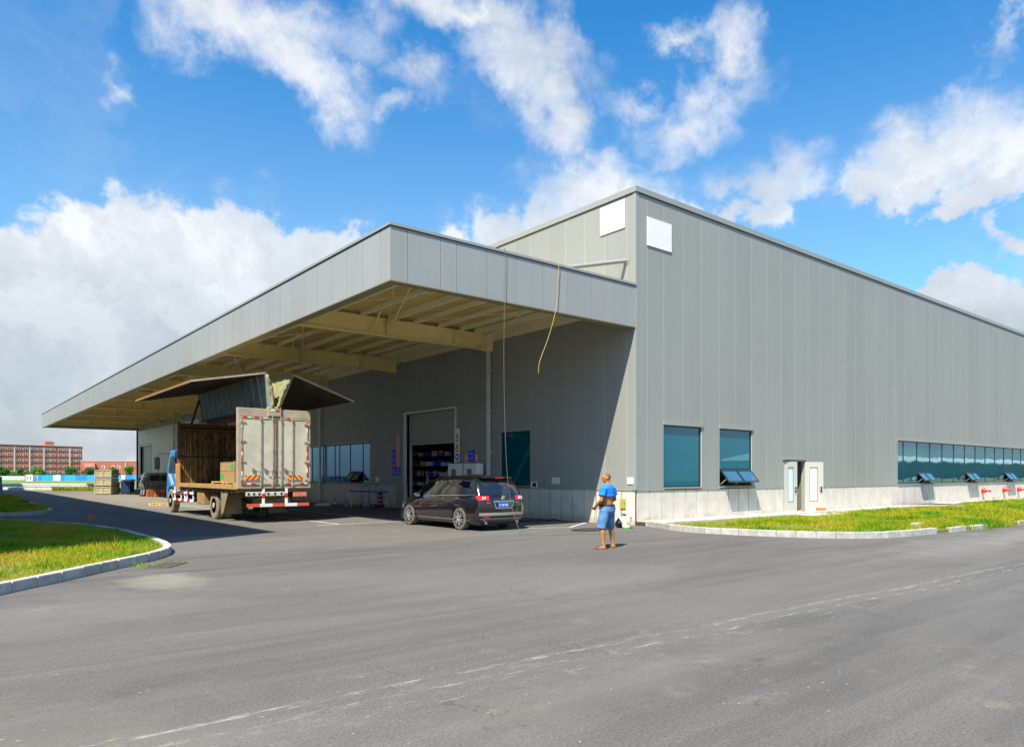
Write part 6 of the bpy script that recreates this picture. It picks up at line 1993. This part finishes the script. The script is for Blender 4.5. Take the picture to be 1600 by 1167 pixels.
stuff_mesh('grass', [blades([(q0.x, q0.y), (q1.x, q1.y), (q1.x + 1.2, q1.y + 2.2), (q0.x + 1.2, q0.y + 2.4)], 4500, 0, .10, .34, .02, 31),
                     blades([(at(80, 766, 73.5).x, at(80, 766, 73.5).y), (at(100, 766, 72).x, at(100, 766, 72).y), (at(100, 766, 72).x + 1, at(100, 766, 72).y + 2), (at(80, 766, 73.5).x + 1, at(80, 766, 73.5).y + 2.2)], 1600, 0, .25, .5, .02, 33)],
           M['grass'], 'clump of tall bright weeds in front of the crash barrier', 'weeds')
o = MB().box(-16.8, -13.75, 53.8, 56.6, 0, .74).box(-16.75, -13.8, 53.85, 56.55, .745, 1.5).build('storage_box', mat('blue grey sheet', (.16, .21, .26), .5, var=.1))
tag(o, 'blue grey storage box cut off by the left edge of the picture', 'storage box')

# ------------------------------------------------------------------ neighbouring buildings (out of the picture, they shade and mirror)
NB = empty('neighbour_warehouse', 'tall grey warehouse on the other side of the yard that shades the lawn', 'building', (-18.6, .5, 0))
nb = MB().box(-40, -.03, .03, 75, 0, 12.8).build('wall', M['joint'], NB, fix=False)
k = 0.0
while k < 75:
    MB().box(-.02, 0, k + .01, min(k + 2.0, 75) - .01, 1.15, 12.75).build('wall_panel', M['pale_and_lit_panel'], NB, fix=False); k += 2.0
k = 0.0
while k < 40:
    MB().box(-k - 2.0 + .01, -k - .01, 0, .02, 1.15, 12.75).build('wall_panel', M['panel'], NB, fix=False); k += 2.0
MB().box(-40, .03, -.03, 75, 12.8, 13.0).build('coping', M['trim'], NB, fix=False)
MB().box(-.02, 0.0, 0, 75, 0, 1.14).box(-40, -.03, 0.0, .02, 0, 1.14).build('plinth', M['plinth'], NB, fix=False)
SB = empty('low_shed', 'long low shed with a white roof edge across the road behind the viewer', 'building', (200, -105, 0))
MB().box(0, 420, -30, 0, 0, 6.4).build('wall', mat('shed wall', (.20, .28, .30), .7, var=.3, vscale=.1), SB, fix=False)
MB().prism([(.6, 6.4), (.6, 7.0), (-15, 9.5), (-30, 7.0), (-30, 6.4)], 0, 420, 'yz').build('roof', M['white'], SB)

# ---- storage rack seen through the half open roller door
RK = empty('storage_rack', 'dark storage rack with small pale boxes inside the half open roller door', 'rack', (1.5, 14.9, .02))
mb = MB()
for y in (-1.9, -.65, .6, 1.9):
    for x in (0, .7): mb.box(x - .03, x + .03, y - .03, y + .03, 0, 3.0)
mb.build('uprights', M['dark'], RK, fix=False)['kind'] = 'stuff'
for z in (.55, 1.05, 1.55, 2.05, 2.55): MB().box(-.02, .72, -1.9, 1.9, z, z + .04).build('shelf', M['red'] if z == 1.55 else M['dark'], RK, fix=False)
rr_ = random.Random(5); mm_ = [M['white'], M['white'], M['blue_paper'], M['card'], M['galv'], M['interior_pale']]
for z in (.59, 1.09, 1.59, 2.09, 2.59):
    y = -1.8
    while y < 1.7:
        w_ = rr_.uniform(.10, .22); h_ = rr_.uniform(.12, .3)
        if rr_.random() < .75: MB().box(.0, .3, y, y + w_, z + .002, z + h_).build('parcel', rr_.choice(mm_), RK, fix=False)
        y += w_ + rr_.uniform(.03, .12)
GF = empty('metal_gate', 'pale tubular frame standing in the roller door opening', 'gate', (.9, 13.6, .02))
MB().tube([(0, -.9, 0), (0, -.9, 1.75), (0, .7, 1.75)], .025, 8).tube([(0, .7, 1.75), (0, .7, 0)], .025, 8).build('frame', M['galv'], GF, smooth='all')
MB().tube([(0, .62, 0), (0, .62, 1.66)], .018, 8).build('inner_post', M['galv'], GF, smooth='all')

# ---- weathering: rain streaks on the cladding, earth splash at the plinth foot
def weather(m, kind):
    nt = m.node_tree; b = nt.nodes['Principled BSDF']; t = NT(nt.nodes, nt.links)
    src = b.inputs['Base Color'].links[0].from_socket
    oc = nt.nodes.new('ShaderNodeTexCoord').outputs['Object']
    if kind == 'streak':
        st = t.noise(t.vmath('MULTIPLY', oc, (5.0, 5.0, .12)), 1.0, 6, .7)
        out = t.mix(t.maprange(st, .45, .75, 0, .22), src, t.mix(1.0, src, (.72, .72, .68), 'MULTIPLY'))
        st2 = t.noise(t.vmath('MULTIPLY', oc, (1.6, 1.6, .5)), 1.0, 5, .65)
        out = t.mix(t.maprange(st2, .58, .75, 0, .10), out, t.mix(1.0, src, (1.2, 1.19, 1.15), 'MULTIPLY'))
    else:
        z = t.sep(oc)[2]
        n = t.noise(t.vmath('MULTIPLY', oc, (3.0, 3.0, 2.0)), 1.0, 6, .7)
        lvl = t.math('SUBTRACT', t.math('MULTIPLY', n, .75), z)
        out = t.mix(t.maprange(lvl, .08, .34, 0, .5, True), src, (.38, .26, .15))
        st = t.noise(t.vmath('MULTIPLY', oc, (9.0, 9.0, .7)), 1.0, 5, .7)
        out = t.mix(t.maprange(st, .55, .78, 0, .35), out, t.mix(1.0, src, (.7, .68, .64), 'MULTIPLY'))
    nt.links.new(out, b.inputs['Base Color'])


weather(M['panel'], 'streak'); weather(M['fascia'], 'streak'); weather(M['plinth'], 'plinth')
